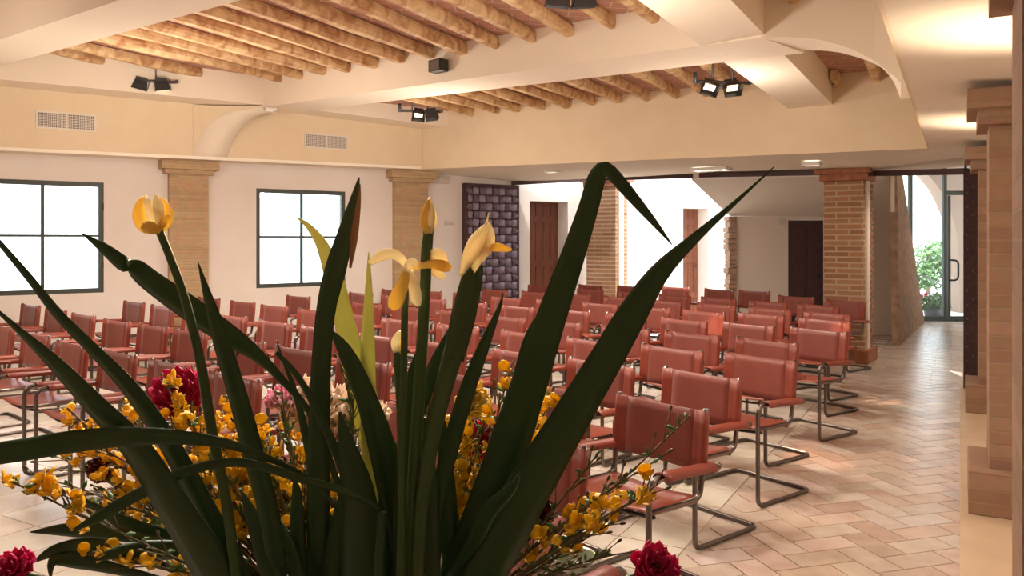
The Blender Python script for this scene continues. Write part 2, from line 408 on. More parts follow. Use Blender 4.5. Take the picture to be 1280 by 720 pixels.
for s0, s1, za, zb in ((-9,2.2,3.16,3.18),(2.2,sA+.2,3.18,3.12)):
    eb.hexa([Lp(s0,.45,za),Lp(s1,.45,zb),Lp(s1,0,zb),Lp(s0,0,za)], [Lp(s0,.45,3.75),Lp(s1,.45,3.75),Lp(s1,0,3.75),Lp(s0,0,3.75)])
struct('trim_3', eb, M['soffit'], 'long cream edge beam above the vent grilles', 'ceiling beam')
ff = MB(); nF = V((.581,.814,0))
ff.hexa([A,B,B+nF*.08,A+nF*.08], [up(A,3.6),up(B,3.6),up(B+nF*.08,3.6),up(A+nF*.08,3.6)])
struct('wall_recess_far', ff, M['cream'], 'cream far face of the ceiling recess', 'wall')
rf = MB(); rf.hexa([Rp(-9),B,B+rA*.06,Rp(-9)+rA*.06], [Rp(-9,3.6),up(B,3.6),up(B+rA*.06,3.6),Rp(-9,3.6)+rA*.06])
struct('wall_recess_right', rf, M['cream'], 'cream side of the ceiling recess along the aisle', 'wall')

def b2z(X): return 3.17-.056*(X+3.11)
def lowsp(X, m, k, zf, dz=0): return V((X, m-k*X, zf(X)+dz))
cb = MB()
n0, n1 = lowsp(-3.7,7.10,.913,b2z), lowsp(1.72,7.10,.913,b2z); f0, f1 = lowsp(-3.2,7.81,.91,b2z,-.02), lowsp(2.14,7.81,.91,b2z,-.005)
n0.z = f0.z = 3.178
cb.hexa([n0,n1,f1,f0], [up(n0,3.65),up(n1,3.65),up(f1,3.65),up(f0,3.65)])
def lerp(a, b, t): return a+(b-a)*t
def resample(p, n):
    L = [0]
    for i in range(1, len(p)): L.append(L[-1]+math.hypot(p[i][0]-p[i-1][0], p[i][1]-p[i-1][1]))
    out = []
    for k in range(n):
        d = L[-1]*k/(n-1); i = 1
        while i < len(p)-1 and L[i] < d: i += 1
        t = (d-L[i-1])/(L[i]-L[i-1]); out.append(tuple(lerp(p[i-1][j], p[i][j], t) for j in range(len(p[0]))))
    return out
NE = resample([(951,47,5.53),(985,46.5,5.47),(1022,49,5.40),(1060,59,5.31),(1095,77,5.22),(1122,99,5.13),(1140,122.5,5.07)], 14)
FA = resample([(1005,63,5.865),(1030,63,5.78),(1052,66,5.69),(1080,74,5.55),(1102,84,5.40),(1116,99,5.26),(1126,124,5.11)], 14)
def ribbon(NEp, FAp, ztop):
    P = [at(*p) for p in NEp]; Q = [at(*p) for p in FAp]
    for i in range(len(P)-1):
        cb.hexa([P[i],P[i+1],Q[i+1],Q[i]], [up(P[i],ztop),up(P[i+1],ztop),up(Q[i+1],ztop),up(Q[i],ztop)])
ribbon(NE, FA, 3.6)
NL = resample([(241,197.5,9.86),(243,187,9.86),(248,173,9.87),(257,159,9.88),(271,147,9.90),(292,139,9.92),(329,132.5,9.94)], 14)
FL = resample([(284,197.5,10.10),(286,187,10.10),(291,174,10.11),(301,160,10.12),(317,149,10.14),(332,144,10.16),(344,142.2,10.17)], 14)
rib = MB()
P = [at(*p) for p in NL]; Q = [at(*p) for p in FL]
rib.sheet([[P[i]-V((0,0,.004)), Q[i]-V((0,0,.004))] for i in range(len(P))], .006)
ro = struct('trim_9', rib, M['soffit'], 'curved underside where the cross beam springs from the slim pilaster', 'ceiling beam')
cb_keep = cb; cb = MB(); ribbon(NL, FL, 3.165); struct('trim_10', cb, M['cream'], 'cream springer of the cross beam above the slim pilaster', 'ceiling beam'); cb = cb_keep  # cream body carries the side's shade, the pale sheet the lit underside
struct('trim_4', cb, M['soffit'], 'cream cross beam that arches down at both ends', 'ceiling beam')
c1 = MB()
def b1z(X): return 3.17-.05*(X+4.9)
p = [lowsp(-6.2,3.08,.825,b1z),lowsp(1.2,3.08,.825,b1z),lowsp(1.2,3.63,.825,b1z),lowsp(-6.2,3.63,.825,b1z)]
c1.hexa(p, [up(q,3.75) for q in p])
struct('trim_5', c1, M['soffit'], 'cream cross beam over the near left corner of the ceiling', 'ceiling beam')
db_ = MB(); dl = V((1.353,5.91,0)); dr = V((1.72,5.53,0))
eL, eR = V((2.99,8.66,0)), V((3.36,8.39,0))
p = [up(dl-dA*7,2.92),up(dr-dA*7,2.92),up(eR+dA*.05,2.92),up(eL+dA*.05,2.92)]
db_.hexa(p, [up(q,3.6) for q in p])
struct('trim_6', db_, M['soffit'], 'cream beam running along the aisle side of the ceiling', 'ceiling beam')

# ---- terracotta boarding above the joists
def zj1(c): return 3.39-.047*(c+7.02)
def zj2(c): return 3.21-.021*(c+5.32)
def ca(c, a, z): return c2*c+d2*a+V((0,0,z))
tp = MB()
tp.hexa([ca(-14,-8,zj1(-14)+.12),ca(2.2,-8,zj1(2.2)+.12),ca(2.2,6.6,zj1(2.2)+.12),ca(-14,6.6,zj1(-14)+.12)],
        [ca(-14,-8,4.0),ca(2.2,-8,4.0),ca(2.2,6.6,4.0),ca(-14,6.6,4.0)])
def across(m, k, c): return (m-k*.883*c+.469*c)/(.883+.469*k)
def quad(cs, zf, lo, hi, z1):
    for ca_, cb_ in zip(cs[:-1], cs[1:]):
        p = [ca(ca_,lo(ca_),zf(ca_)+.12),ca(cb_,lo(cb_),zf(cb_)+.12),ca(cb_,hi(cb_),zf(cb_)+.12),ca(ca_,hi(ca_),zf(ca_)+.12)]
        tp.hexa(p, [up(q,z1) for q in p])
tp = MB()
mid2 = lambda c: across(7.45,.911,c)
quad([-14,-7,0,2.2], zj1, lambda c: -8, mid2, 3.95)
quad([-9,-4,0,1.2], zj2, mid2, lambda c: across(11.2,.7145,c), 3.95)
struct('ceiling', tp, M['terra'], 'terracotta tile boarding above the log joists', 'ceiling')

# ---- log joists
def joist(c, a0, a1, zb, label, group):
    n = max(4, int((a1-a0)/.3)); rows = []; wob = random.uniform(-.02,.02); w0 = random.uniform(.043,.056); ph = random.uniform(0,6)
    m = MB(); vs = []; seg = 10
    for i in range(n+1):
        t = i/n; a = lerp(a0, a1, t)
        cx = c+wob*math.sin(t*4+ph)+random.uniform(-.006,.006); hw = w0*(1+.16*math.sin(t*7+ph))+random.uniform(-.004,.004)
        hh = .062+.006*math.sin(t*9+ph); zc = zb+.062+.010*math.sin(t*5+ph*2)
        for k in range(seg):
            an = 2*math.pi*(k+.5)/seg; ux, uz = math.cos(an), math.sin(an)
            f = 1/max(abs(ux), abs(uz))**.82; jit = 1+random.uniform(-.05,.05)
            vs.append(ca(cx+ux*hw*f*.9*jit, a, zc+uz*hh*f*.9*jit))
    fs = []
    for i in range(n):
        for k in range(seg):
            k2 = (k+1) % seg; fs.append((i*seg+k, i*seg+k2, (i+1)*seg+k2, (i+1)*seg+k))
    fs.append(tuple(range(seg))[::-1]); fs.append(tuple(n*seg+k for k in range(seg)))
    m.add(vs, fs, False)
    o = m.build('log_joist', M['log']); tag(o, label, 'joist', group, 'thing'); return o
ORD = 'first second third fourth fifth sixth seventh eighth ninth tenth eleventh twelfth thirteenth fourteenth fifteenth sixteenth'.split()
def c_from_r(r, m, k):
    Y = m/(1+k*r); return r*Y*.883-Y*.469
px1 = [349,376,405,436,468,503,540,580,621,666,712,764,817]
cs1 = [-8.2,-7.74]+[c_from_r((x-640)/1000,7.10,.913) for x in px1]
def strip_a(c):   # where a joist meets the edge beam
    Q = Lp(0,.45); den = dW.dot(c2)
    s = (c-Q.dot(c2))/den; return (Q+dW*s).dot(d2)
for i, c in enumerate(cs1):
    a1 = across(7.10,.913,c)+.04
    if i < 2: a1 = min(a1, strip_a(c)+.06)
    a0 = max(across(3.63,.825,c)-.04, -8)
    joist(c, a0, a1, zj1(c), 'rough hewn log joist, %s from the window side in the nearer ceiling bay' % ORD[i], 'log joists of the nearer bay')
for i, c in enumerate((-.86,-.5)):
    joist(c, across(3.63,.825,c), across(7.10,.913,c)+.04, zj1(c), 'rough hewn log joist above the aisle arch in the nearer bay, %s' % ('on its beam side' if i == 0 else 'on its pier side'), 'log joists above the aisle')
px2 = [590,621,647,679,710,741,775,809,846,884,922]
cs2 = [c_from_r((x-640)/1000,10.79,.7145) for x in px2]
for i, c in enumerate(cs2):
    joist(c, across(7.81,.91,c)-.04, across(10.79,.7145,c)+.04, zj2(c), 'rough hewn log joist, %s from the window side in the far ceiling bay' % ORD[i], 'log joists of the far bay')
for i, x in enumerate((1047,1097)):
    c = c_from_r((x-640)/1000,10.79,.7145)
    joist(c, across(7.81,.91,c)-.04 if i else across(10.79,.7145,c)-.3, across(10.79,.7145,c)+.04, zj2(c)-.02,
          ['short log stub high in the corner of the aisle arch','lone log joist seen through the opening of the aisle arch'][i], 'joist' and 'log joists above the aisle')

# ---- lower ceilings
lc = MB()
def slab(pts, th=.1): lc.hexa(pts, [V((q[0],q[1],q[2]+th)) for q in pts])
o2 = rA*.01; slab([Rp(-9)+o2,Wr(-9.6,.6,2.325),Wr(0,.6,2.325),Rp(0)+o2]); slab([Wr(-10.5,.6,2.325),Wr(-10.5,2.0,2.325),Wr(-2.4,2.0,2.325),Wr(-2.4,.6,2.325)]); slab([Rp(0)+o2,Wr(0,.6,2.325),Wr(2.9,.6,2.30),B+o2])
E0 = V((5.1,8.3,2.30)); T1 = V((4.35,9.9,2.365)); C1 = V((1.5,12.95,2.50)); PwE = Pw(6.1,0,2.46)
o3 = nF*.01; slab([B+o3,Wr(2.9,.6,2.30),E0,T1]); slab([B+o3,T1,C1,A+o3]); slab([A+o3,C1,PwE,Pw(4.3,0,2.53)])
struct('ceiling_low', lc, M['low'], 'low pale plaster ceiling over the aisle and the back rows', 'ceiling')
sl = MB()
S0 = V((3.43,12.6,1.878)); S1 = V((2.55,11.35,2.351)); S2 = V((5.43,11.35,2.42)); S3 = V((6.02,12.6,1.86))
sl.hexa([S1,S2,S3,S0], [q+V((0,0,.1)) for q in (S1,S2,S3,S0)])
p = [V((2.55,11.2,2.36)),T1,V((5.43,9.9,2.40)),S2,S1]; sl.hexa(p, [q+V((0,0,.1)) for q in p])
p = [T1,E0,V((5.43,9.9,2.40))]; sl.hexa(p, [q+V((0,0,.1)) for q in p])
struct('ceiling_foyer', sl, M['grey'], 'sloping plaster soffit over the dark door behind the brick columns', 'ceiling')
fw = MB()
def bx(m, x0, x1, y0, y1, z0, z1): m.box((x0,y0,z0),(x1,y1,z1))
bx(fw,3.43,4.35,12.6,12.85,0,1.875); bx(fw,4.35,4.91,12.6,12.85,1.815,1.875); bx(fw,4.91,6.05,12.6,12.85,0,1.87)
struct('wall_foyer', fw, M['grey'], 'pale foyer wall around the dark door', 'wall')
d3 = MB(); bx(d3,4.35,4.91,12.62,12.67,.01,1.812); bx(d3,4.40,4.61,12.605,12.62,.1,1.7); bx(d3,4.65,4.86,12.605,12.62,.1,1.7)
do3 = struct('door_3', d3, M['darkdoor'], 'dark door in the pale foyer wall beside the right brick column', 'door')
m = MB(); m.ball((4.83,12.58,.93), .025); m.tube([(4.83,12.62,.93),(4.83,12.58,.93)], .012); m.build('door_knob', M['black'], do3)
jb = MB(); z = 0
while z < 1.86:
    hh = random.uniform(.06,.1); bx(jb,3.425-random.uniform(0,.035),3.53+random.uniform(-.01,.01),12.56,12.86,z,min(z+hh-.008,1.87)); z += hh
struct('trim_7', jb, M['stone'], 'ragged brick edge where the pale foyer wall stops', 'wall edge')
pl = MB(); pl.box((-.05,-.02,-.05),(.05,0,.05)); pl.box((-.02,-.035,.02),(.02,-.02,.065))
o = pl.build('wall_sensor', M['plate']); o.location = (4.26,12.6,1.79); tag(o, 'small pale sensor box beside the top of the dark door', 'sensor')

# ---- corridor to the entrance
co = MB(); bt = [atz(1120,432,0), atz(1152,402,0), V((5.38,11.32,3.0))]
bt = [q+rA*.05 for q in bt]; co.prism([bt[0],bt[1],V((5.40,11.36,3.02))+rA*.05], -rA*.10)
struct('wall_buttress', co, M['stone'], 'leaning rough stone buttress beside the glass entrance', 'wall')
cc = MB(); p = [V((5.0,9.6,2.98)),V((5.5,8.2,2.98)),V((9.6,15.0,2.98)),V((6.6,15.0,2.98)),V((5.2,11.4,2.98))]
cc.hexa(p, [q+V((0,0,.1)) for q in p])
p = [V((5.43,11.35,1.9)),V((6.05,12.6,1.9)),V((6.05,12.6,3.0)),V((5.43,11.35,3.0))]; cc.prism(p, (-.05,.02,0))
p = [T1,E0,E0+V((0,0,.7)),T1+V((0,0,.7))]; cc.prism(p, (.05,.05,0))
struct('ceiling_corridor', cc, M['low'], 'ceiling of the short corridor to the glass entrance', 'ceiling')
wr = MB()
for a0, a1, x0, x1 in ((-2.9,4.4,.3,.6),(-10.5,-2.4,1.8,2.1),(-2.9,-2.4,.6,1.8)): wr.hexa([Wr(a0,x0),Wr(a1,x0),Wr(a1,x1),Wr(a0,x1)], [Wr(a0,x0,2.4),Wr(a1,x0,2.4),Wr(a1,x1,2.4),Wr(a0,x1,2.4)])
q0, q1 = Wr(4.4), V((8.75,14.8,0)); wr.hexa([q0,q1,q1+rA*.3,q0+rA*.3], [up(q,3.0) for q in (q0,q1,q1+rA*.3,q0+rA*.3)])
struct('wall_right', wr, M['white'], 'plaster wall behind the brick piers along the aisle', 'wall')
bk = MB(); a, b = Wr(-10.5,2.1), Pw(-9,-.3); nb = V((-(b-a).y,(b-a).x,0)).normalized()*-.2
bk.hexa([a,b,b+nb,a+nb], [up(q,4) for q in (a,b,b+nb,a+nb)])
struct('wall_back', bk, M['white'], 'plaster wall behind the flowers', 'wall')

# ---- brick piers along the aisle
def pier(o, ztop, label):
    r = thing('brick_pier', label, 'pillar', (o[0],o[1],0), math.atan2(rA.y, rA.x), 'brick piers along the aisle wall'); r['kind'] = 'thing'
    m = MB(); m.box((0,0,.24),(.299,.42,ztop-.19)); m.build('shaft', M['pierbrick'], r)
    m = MB(); m.box((-.055,-.055,ztop-.19),(.299,.475,ztop-.105)); m.box((-.105,-.105,ztop-.105),(.299,.525,ztop)); m.build('capital', M['pierbrick'], r)
    m = MB(); m.box((-.10,-.10,.003),(.299,.52,.24)); m.build('plinth', M['pierbrick'], r, .006)
pier((2.63,4.41), 2.325, 'brick pier with stepped capital standing second along the aisle wall')
pier((4.07,6.98), 2.305, 'brick pier half hidden behind the nearer pier, next to the folded dark screen')
pier((1.18,1.85), 2.325, 'brick pier cut off by the right edge, closest to the flowers')

# ---- two free brick columns
def column(o, rz, wd, dp, ztop, label, tooth=True):
    r = thing('brick_column', label, 'pillar', (o[0],o[1],0), R(rz), 'big brick columns behind the chairs'); r['kind'] = 'thing'
    m = MB(); m.box((0,0,.16),(wd,dp,ztop-.15)); m.build('shaft', M['brick'], r)
    m = MB(); m.box((-.09,-.09,ztop-.06),(wd+.09,dp+.09,ztop)); m.box((-.045,-.045,ztop-.145),(wd+.045,dp+.045,ztop-.06)); m.build('capital', M['capbrick'], r, .004)
    m = MB(); m.box((-.06,-.06,0),(wd+.06,dp+.06,.17)); m.build('plinth', M['capbrick'], r, .006)
    m = MB(); m.box((wd,.08,.17),(wd+.03,.24,ztop-.15)); m.build('jamb_strip', M['soffit'], r)
    m = MB(); z = .2
    while z < ztop-.22: m.box((wd,.30,z),(wd+.025,dp-.01,z+.05)); z += .075
    if tooth: m.build('toothed_edge', M['capbrick'], r)
column((3.88,9.96), -35, .465, .45, 2.374, 'big brick column beside the dark door, with pale mortar')
column((1.256,13.50), -35, .55, .42, 2.53, 'big brick column half hidden behind the tall folded iris leaf', False)

# ---- dark lintel track and the woven screens that hang at its ends
tk = MB()
pts = [at(640,229,13.02), at(733,224,13.3), at(800,222,12.3), at(900,218.5,10.8), at(1028,215.5,9.92), at(1092,217,9.7), at(1204,214.5,8.1)]
for a, b in zip(pts[:-1], pts[1:]):
    n = V((-(b-a).y,(b-a).x,0)).normalized()*.07
    tk.hexa([a-V((0,0,.03)),b-V((0,0,.03)),b+n-V((0,0,.03)),a+n-V((0,0,.03))], [a+V((0,0,.035)),b+V((0,0,.035)),b+n+V((0,0,.035)),a+n+V((0,0,.035))])
struct('trim_8', tk, M['track'], 'dark lintel track along the top of the brick columns', 'track')
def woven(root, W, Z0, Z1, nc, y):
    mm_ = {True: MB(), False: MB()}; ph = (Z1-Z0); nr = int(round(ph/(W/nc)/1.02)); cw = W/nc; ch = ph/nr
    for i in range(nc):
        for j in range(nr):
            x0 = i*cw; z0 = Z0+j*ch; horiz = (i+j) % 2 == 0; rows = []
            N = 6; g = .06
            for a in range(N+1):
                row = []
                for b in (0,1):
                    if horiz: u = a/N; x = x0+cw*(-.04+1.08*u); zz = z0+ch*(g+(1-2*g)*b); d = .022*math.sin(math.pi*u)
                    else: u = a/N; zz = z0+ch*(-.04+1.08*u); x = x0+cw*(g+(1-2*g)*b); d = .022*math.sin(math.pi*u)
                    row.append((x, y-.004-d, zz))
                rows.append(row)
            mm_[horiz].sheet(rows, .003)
    mm_[True].build('woven_straps', M['strap'], root); mm_[False].build('woven_straps', M['strap_shaded'], root)
r = thing('woven_screen', 'dark woven leather screen standing against the white wall by the brown door', 'screen', Pw(5.08), math.atan2(dW.y, dW.x))
m = MB(); m.box((0,-.06,.04),(1.03,-.005,2.385)); m.build('backing_board', M['darkdoor'], r)
m = MB(); m.box((-.01,-.085,.03),(.05,-.002,2.39)); m.box((.99,-.085,.03),(1.035,-.002,2.39)); m.box((.05,-.085,2.34),(.99,-.002,2.39)); m.box((.05,-.085,.03),(.99,-.002,.07)); m.build('edge_frame', M['darkdoor'], r)
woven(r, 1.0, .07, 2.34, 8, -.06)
for ob in r.children:
    if ob.name.startswith('woven'): ob.location.x = .02
r = thing('folded_screen', 'folded dark studded screen parked by the brick pier near the entrance', 'screen', (4.525,8.02,0), math.atan2(rA.y,rA.x))
m = MB()
for k in range(3): m.box((0,k*.075,.02),(.165,k*.075+.068,2.2))
m.build('folded_leaf', M['darkdoor'], r, .004)
m = MB(); m.ball((0,0,0), .008, 8, 4); sm_ = m.mesh('stud', M['steel']); z = .15
while z < 2.15:
    for k in range(3):
        o = bpy.data.objects.new('stud', sm_); C.objects.link(o); o.parent = r; o.location = (.035+.05*k,-.001,z+(.055 if k == 1 else 0))
    z += .14
m = MB(); m.tube([(.02,.07,.0),(.02,.07,.03)], .02); m.tube([(.02,.07,2.19),(.02,.07,2.3)], .012); m.build('floor_pivot', M['black'], r)

# ---- small wall and ceiling fittings
def fit(name, label, cat, pts, th, m, group=None):
    mb = MB(); mb.prism(pts, th); o = mb.build(name, m); tag(o, label, cat, group); return o
def onwall(t0, t1, z0, z1, q=0): return [Pw(t0,q,z0),Pw(t1,q,z0),Pw(t1,q,z1),Pw(t0,q,z1)]
fit('alarm_box', 'small grey box fixed high on the wall right of the second slim pilaster', 'alarm box', onwall(4.50,4.82,2.37,2.48), nW*.05, M['plate'])
fit('wall_plate', 'small pale plate on the white wall left of the woven screen', 'switch plate', onwall(4.75,4.92,1.735,1.79), nW*.015, M['plate'])
def vent(s0, s1, z0, z1, label):
    r = thing('vent_grille', label, 'vent', Lp(s0,0,z0), math.atan2(dW.y,dW.x), 'vent grilles above the windows')
    W, H = s1-s0, z1-z0; m = MB(); m.box((.012,-.006,.012),(W-.012,-.001,H-.012)); m.build('backing', M['ventdark'], r)
    m = MB(); e = .022
    m.box((0,-.016,0),(W,-.001,e)); m.box((0,-.016,H-e),(W,-.001,H)); m.box((0,-.016,e),(e,-.001,H-e)); m.box((W-e,-.016,e),(W,-.001,H-e)); m.box((W/2-.01,-.014,e),(W/2+.01,-.001,H-e)); m.build('frame', M['grille'], r)
    m = MB()
    for k in range(1, 30): m.box((e+(W-2*e)*k/30-.003,-.013,e),(e+(W-2*e)*k/30+.003,-.009,H-e))
    for k in range(1, 9): m.box((e,-.010,e+(H-2*e)*k/9-.003),(W-e,-.006,e+(H-2*e)*k/9+.003))
    m.build('grille', M['grille'], r)
vent(-.714,-.11,2.745,2.945, 'white vent grille above the window at the left edge')
vent(2.38,3.0,2.735,2.935, 'white vent grille above the second window')
# small black loudspeaker box on the cross beam
r = thing('speaker_box', 'small black speaker box on the side of the arched cross beam', 'speaker', at(540,91.5,7.68), math.atan2(-.913,1))
m = MB(); m.box((0,-.05,0),(.17,.06,.115)); m.build('case', M['black'], r, .006)
m = MB(); m.box((.012,-.056,.012),(.158,-.05,.103)); m.build('grille', M['ventdark'], r)
def downlight(x, y, Y, lx, ly, rz, label, zz=None):
    p = at(x, y, Y)
    r = thing('recessed_light', label, 'ceiling light', p, rz, 'recessed ceiling lights')
    m = MB(); t = .02
    m.box((-lx,-ly,-.012),(lx,-ly+t,.03)); m.box((-lx,ly-t,-.012),(lx,ly,.03)); m.box((-lx,-ly+t,-.012),(-lx+t,ly-t,.03)); m.box((lx-t,-ly+t,-.012),(lx,ly-t,.03)); m.build('frame', M['grille'], r)
    m = MB(); m.box((-lx+t,-ly+t,-.004),(lx-t,ly-t,.02)); m.build('lens', M['lens'], r)
    m = MB(); m.tube([(-lx*.6,0,-.012),(lx*.6,0,-.012)], .012); m.build('tube_lamp', M['grille'], r)
downlight(922,63,6.0,.15,.075,math.atan2(-.91,1),'rectangular recessed light where the two ceiling beams cross')
downlight(690,214.7,11.4,.10,.07,R(-37),'recessed light in the low ceiling above the folded iris leaf')
downlight(1015,205.8,9.15,.10,.06,R(-37),'recessed light in the low ceiling before the right brick column')
downlight(889,212.5,10.2,.24,.12,R(-37),'wide recessed light in the low ceiling between the brick columns')
downlight(338,137.2,9.98,.07,.045,R(30),'tiny recessed light where the cross beam meets the edge beam')

# ---- twin halogen floodlights on bars
def flood(name_lab, p, rz, L, heads, wallend):
    r = thing('twin_floodlight', name_lab, 'floodlight', p, rz, 'twin halogen floodlights under the joists')
    m = MB(); m.tube([(-L/2,0,0),(L/2,0,0)], .017, 8); m.tube([(-L/2,0,-.02),(-L/2,0,.09)], .02, 8); m.tube([(L/2,0,0),(L/2+.03,0,.02)], .02, 8)
    m.tube([(-.1,0,0),(-.1,0,.3)], .009, 6); m.tube([(.1,0,0),(.1,0,.3)], .009, 6); m.build('bar', M['lampmetal'], r)
    for hx, tx, ty in heads:
        Mh = Matrix.Translation((hx,0,-.05)) @ Matrix.Rotation(ty,4,'Y') @ Matrix.Rotation(tx,4,'X')
        m = MB(); w0, w1, l = .085, .06, .11
        vs = [Mh @ V(q) for q in ((-w1,-w1*.8,l/2),(w1,-w1*.8,l/2),(w1,w1*.8,l/2),(-w1,w1*.8,l/2),(-w0,-w0*.8,-l/2),(w0,-w0*.8,-l/2),(w0,w0*.8,-l/2),(-w0,w0*.8,-l/2))]
        m.add(vs, [(0,1,2,3),(0,4,5,1),(1,5,6,2),(2,6,7,3),(3,7,4,0)])
        for k in range(4): m.box((-w1,-w1*.8+k*.03,l/2),(w1,-w1*.8+k*.03+.008,l/2+.03), Mh)
        h_ = m.build('lamp_head', M['black'], r)
        m = MB(); m.box((-w0*.62,-w0*.35,-l/2+.045),(w0*.62,w0*.35,-l/2+.055), Mh); m.build('bulb', M['bulb'], h_)
        m = MB()
        for s in (-1,1): m.box((s*w0-.004*s-.002,-.012,-.03),(s*w0-.004*s+.006,.012,.07), Mh)
        m.build('bracket', M['lampmetal'], h_)
flood('twin floodlight on a bar by the edge beam above the left window', at(183,101,9.15), R(18), .62, [(-.06,R(8),R(14)),(.17,R(4),R(-10))], 0)
flood('twin floodlight under the far bay joists, above the second slim pilaster', at(525,139,10.35), R(12), .52, [(-.02,R(-42),R(6)),(.15,R(-10),R(-8))], 0)
flood('twin floodlight under the far bay joists beside the aisle beam', at(903,103,7.75), R(8), .55, [(-.13,R(-50),R(12)),(.10,R(-48),R(-8))], 0)
flood('twin floodlight at the top edge of the photo, under the nearer bay joists', at(715,-10,5.5), R(5), .42, [(-.10,R(10),R(4)),(.08,R(10),R(-4))], 0)

# ---- entrance and garden outside
g = MB(); Yg = 14.8
def gb(m, x0, x1, z0, z1, y0=Yg-.03, y1=Yg+.03): m.box((x0,y0,z0),(x1,y1,z1))
gb(g,6.6,9.0,0,.09); gb(g,7.33,7.40,.09,2.95); gb(g,7.97,8.03,.09,2.95); gb(g,8.05,8.10,.09,2.32); gb(g,8.03,9.0,2.33,2.41); gb(g,8.62,8.68,.09,2.32); gb(g,6.6,6.66,.09,2.95); gb(g,6.6,9.0,2.9,2.98)
gd = struct('door_4', g, M['frame'], 'glazed entrance door and side light at the end of the aisle', 'door')
m = MB(); gb(m,6.66,7.33,.09,2.9,Yg-.004,Yg+.004); gb(m,7.40,7.97,.09,2.9,Yg-.004,Yg+.004); gb(m,8.10,8.62,.09,2.32,Yg-.004,Yg+.004); gb(m,8.03,9.0,2.41,2.9,Yg-.004,Yg+.004); m.build('glass_pane', M['glass'], gd)
m = MB(); m.tube([(8.08,14.76,1.13)]+arc((8.10,14.68,1.13),(8.19,14.68,1.13),(8.19,14.68,1.04))+arc((8.19,14.68,.85),(8.19,14.68,.76),(8.10,14.68,.76))+[(8.08,14.76,.76)], .018, 8); m.build('door_handle', M['black'], gd)
out = MB(); out.box((5.8,14.95,-.2),(40,60,-.03)); out.hexa([Pw(-12,-.32,-.2),Pw(5.5,-.32,-.2),Pw(5.5,-14,-.2),Pw(-12,-14,-.2)],[Pw(-12,-.32,-.03),Pw(5.5,-.32,-.03),Pw(5.5,-14,-.03),Pw(-12,-14,-.03)])  # second slab added behind the windows to bounce light onto the soffit
struct('ground_outside', out, M['pavement'], 'bright pale paving outside the glass entrance, plus added bounce ground behind the windows', 'paving')
ar = MB(); cv = [(1140,196),(1155,214),(1165,224),(1174,235),(1182,249),(1190,268),(1196,292),(1199,322),(1200,414)]
P = [at(x,y,16.8) for x, y in cv]; P[-1].z = -.03
for a, b in zip(P[:-1], P[1:]):
    ar.hexa([a,V((12,16.8,a.z)),V((12,16.8,b.z)),b], [a+V((0,.45,0)),V((12,17.25,a.z)),V((12,17.25,b.z)),b+V((0,.45,0))])
struct('wall_arch', ar, M['archplaster'], 'brick porch arch outside the glass entrance', 'wall')
pr = MB(); pr.box((6.4,15.0,3.05),(12,17.3,3.2)); struct('ceiling_porch_shade', pr, M['archplaster'], 'added roof that shades the porch arch outside the glass entrance', 'ceiling')  # unseen roof added to keep light off the arch
def bushball(root_name, parts, label, cat, n, size, seed, mm):
    random.seed(seed); r = thing(root_name, label, cat, parts[0][0] if False else (0,0,0))
    m = MB()
    for c, rad in parts:
        for k in range(n):
            d = V((random.gauss(0,1),random.gauss(0,1),random.gauss(0,1))).normalized()*rad*random.uniform(.55,1); p = V(c)+V((d.x,d.y,d.z*.9))
            a = V((random.uniform(-1,1),random.uniform(-1,1),random.uniform(-1,1))).normalized()*size; b = a.orthogonal().normalized()*size*.45
            m.add([p-a,p-b,p+a,p+b,p+a.cross(b).normalized()*.004], [(0,1,2,3),(0,1,4),(1,2,4),(2,3,4),(3,0,4)])
    m.build('foliage', mm, r)
    return r
r = bushball('garden_tree', [(at(1158,330,22.5),.62),(at(1172,318,22.5),.5),(at(1150,345,22.3),.45),(at(1168,342,22.6),.5)], 'green garden tree seen through the glass left of the door stile', 'tree', 420, .08, 3, M['bush'])
b0 = at(1160,330,22.5); m = MB(); m.tube([(b0.x,b0.y,-.03),(b0.x+.05,b0.y,.6),(b0.x,b0.y,1.1)], [.07,.06,.04]); m.build('trunk', M['stone'], r)
r = bushball('garden_tree', [(at(1193,318,25.0),.56),(at(1197,300,25.0),.45)], 'green garden tree seen through the glass beside the door handle', 'tree', 380, .08, 4, M['bush'])
b0 = at(1194,318,25.0); m = MB(); m.tube([(b0.x,b0.y,-.03),(b0.x,b0.y,1.1)], [.07,.04]); m.build('trunk', M['stone'], r)
random.seed(5)
pb = atz(1166,397,0); pb = V((pb.x*.985,15.6,0)); pb = V((.527*15.6,15.6,-.03))
r = bushball('potted_shrub', [(pb+V((0,0,.33)),.22),(pb+V((-.16,0,.30)),.17),(pb+V((.17,.02,.28)),.18)], 'leafy potted shrub with red blooms on the paving outside the entrance', 'potted plant', 200, .05, 6, M['bush'])
m = MB(); m.lathe([(.02,0),(.15,0),(.19,.2),(.17,.2),(.16,.17),(.02,.17)], 18, Matrix.Translation(pb)); m.build('pot', M['pot'], r)
for q in ((-.26,-.05,.44),(-.20,-.1,.48),(-.31,0,.47)):
    m = MB(); m.ball(pb+V(q), .035, 8, 5); m.build('bloom', M['crimson'], r)
m = MB(); a, b, c = at(1141,347,17.9), at(1152,343.5,17.9), at(1181,358.5,18.4); m.tube([a,b,c], .02, 8); m.tube([a,up(a,-.03)], .02, 8); m.tube([c,up(c,-.03)], .02, 8)
o = m.build('handrail', M['black']); tag(o, 'thin dark handrail outside beyond the glass entrance', 'handrail')
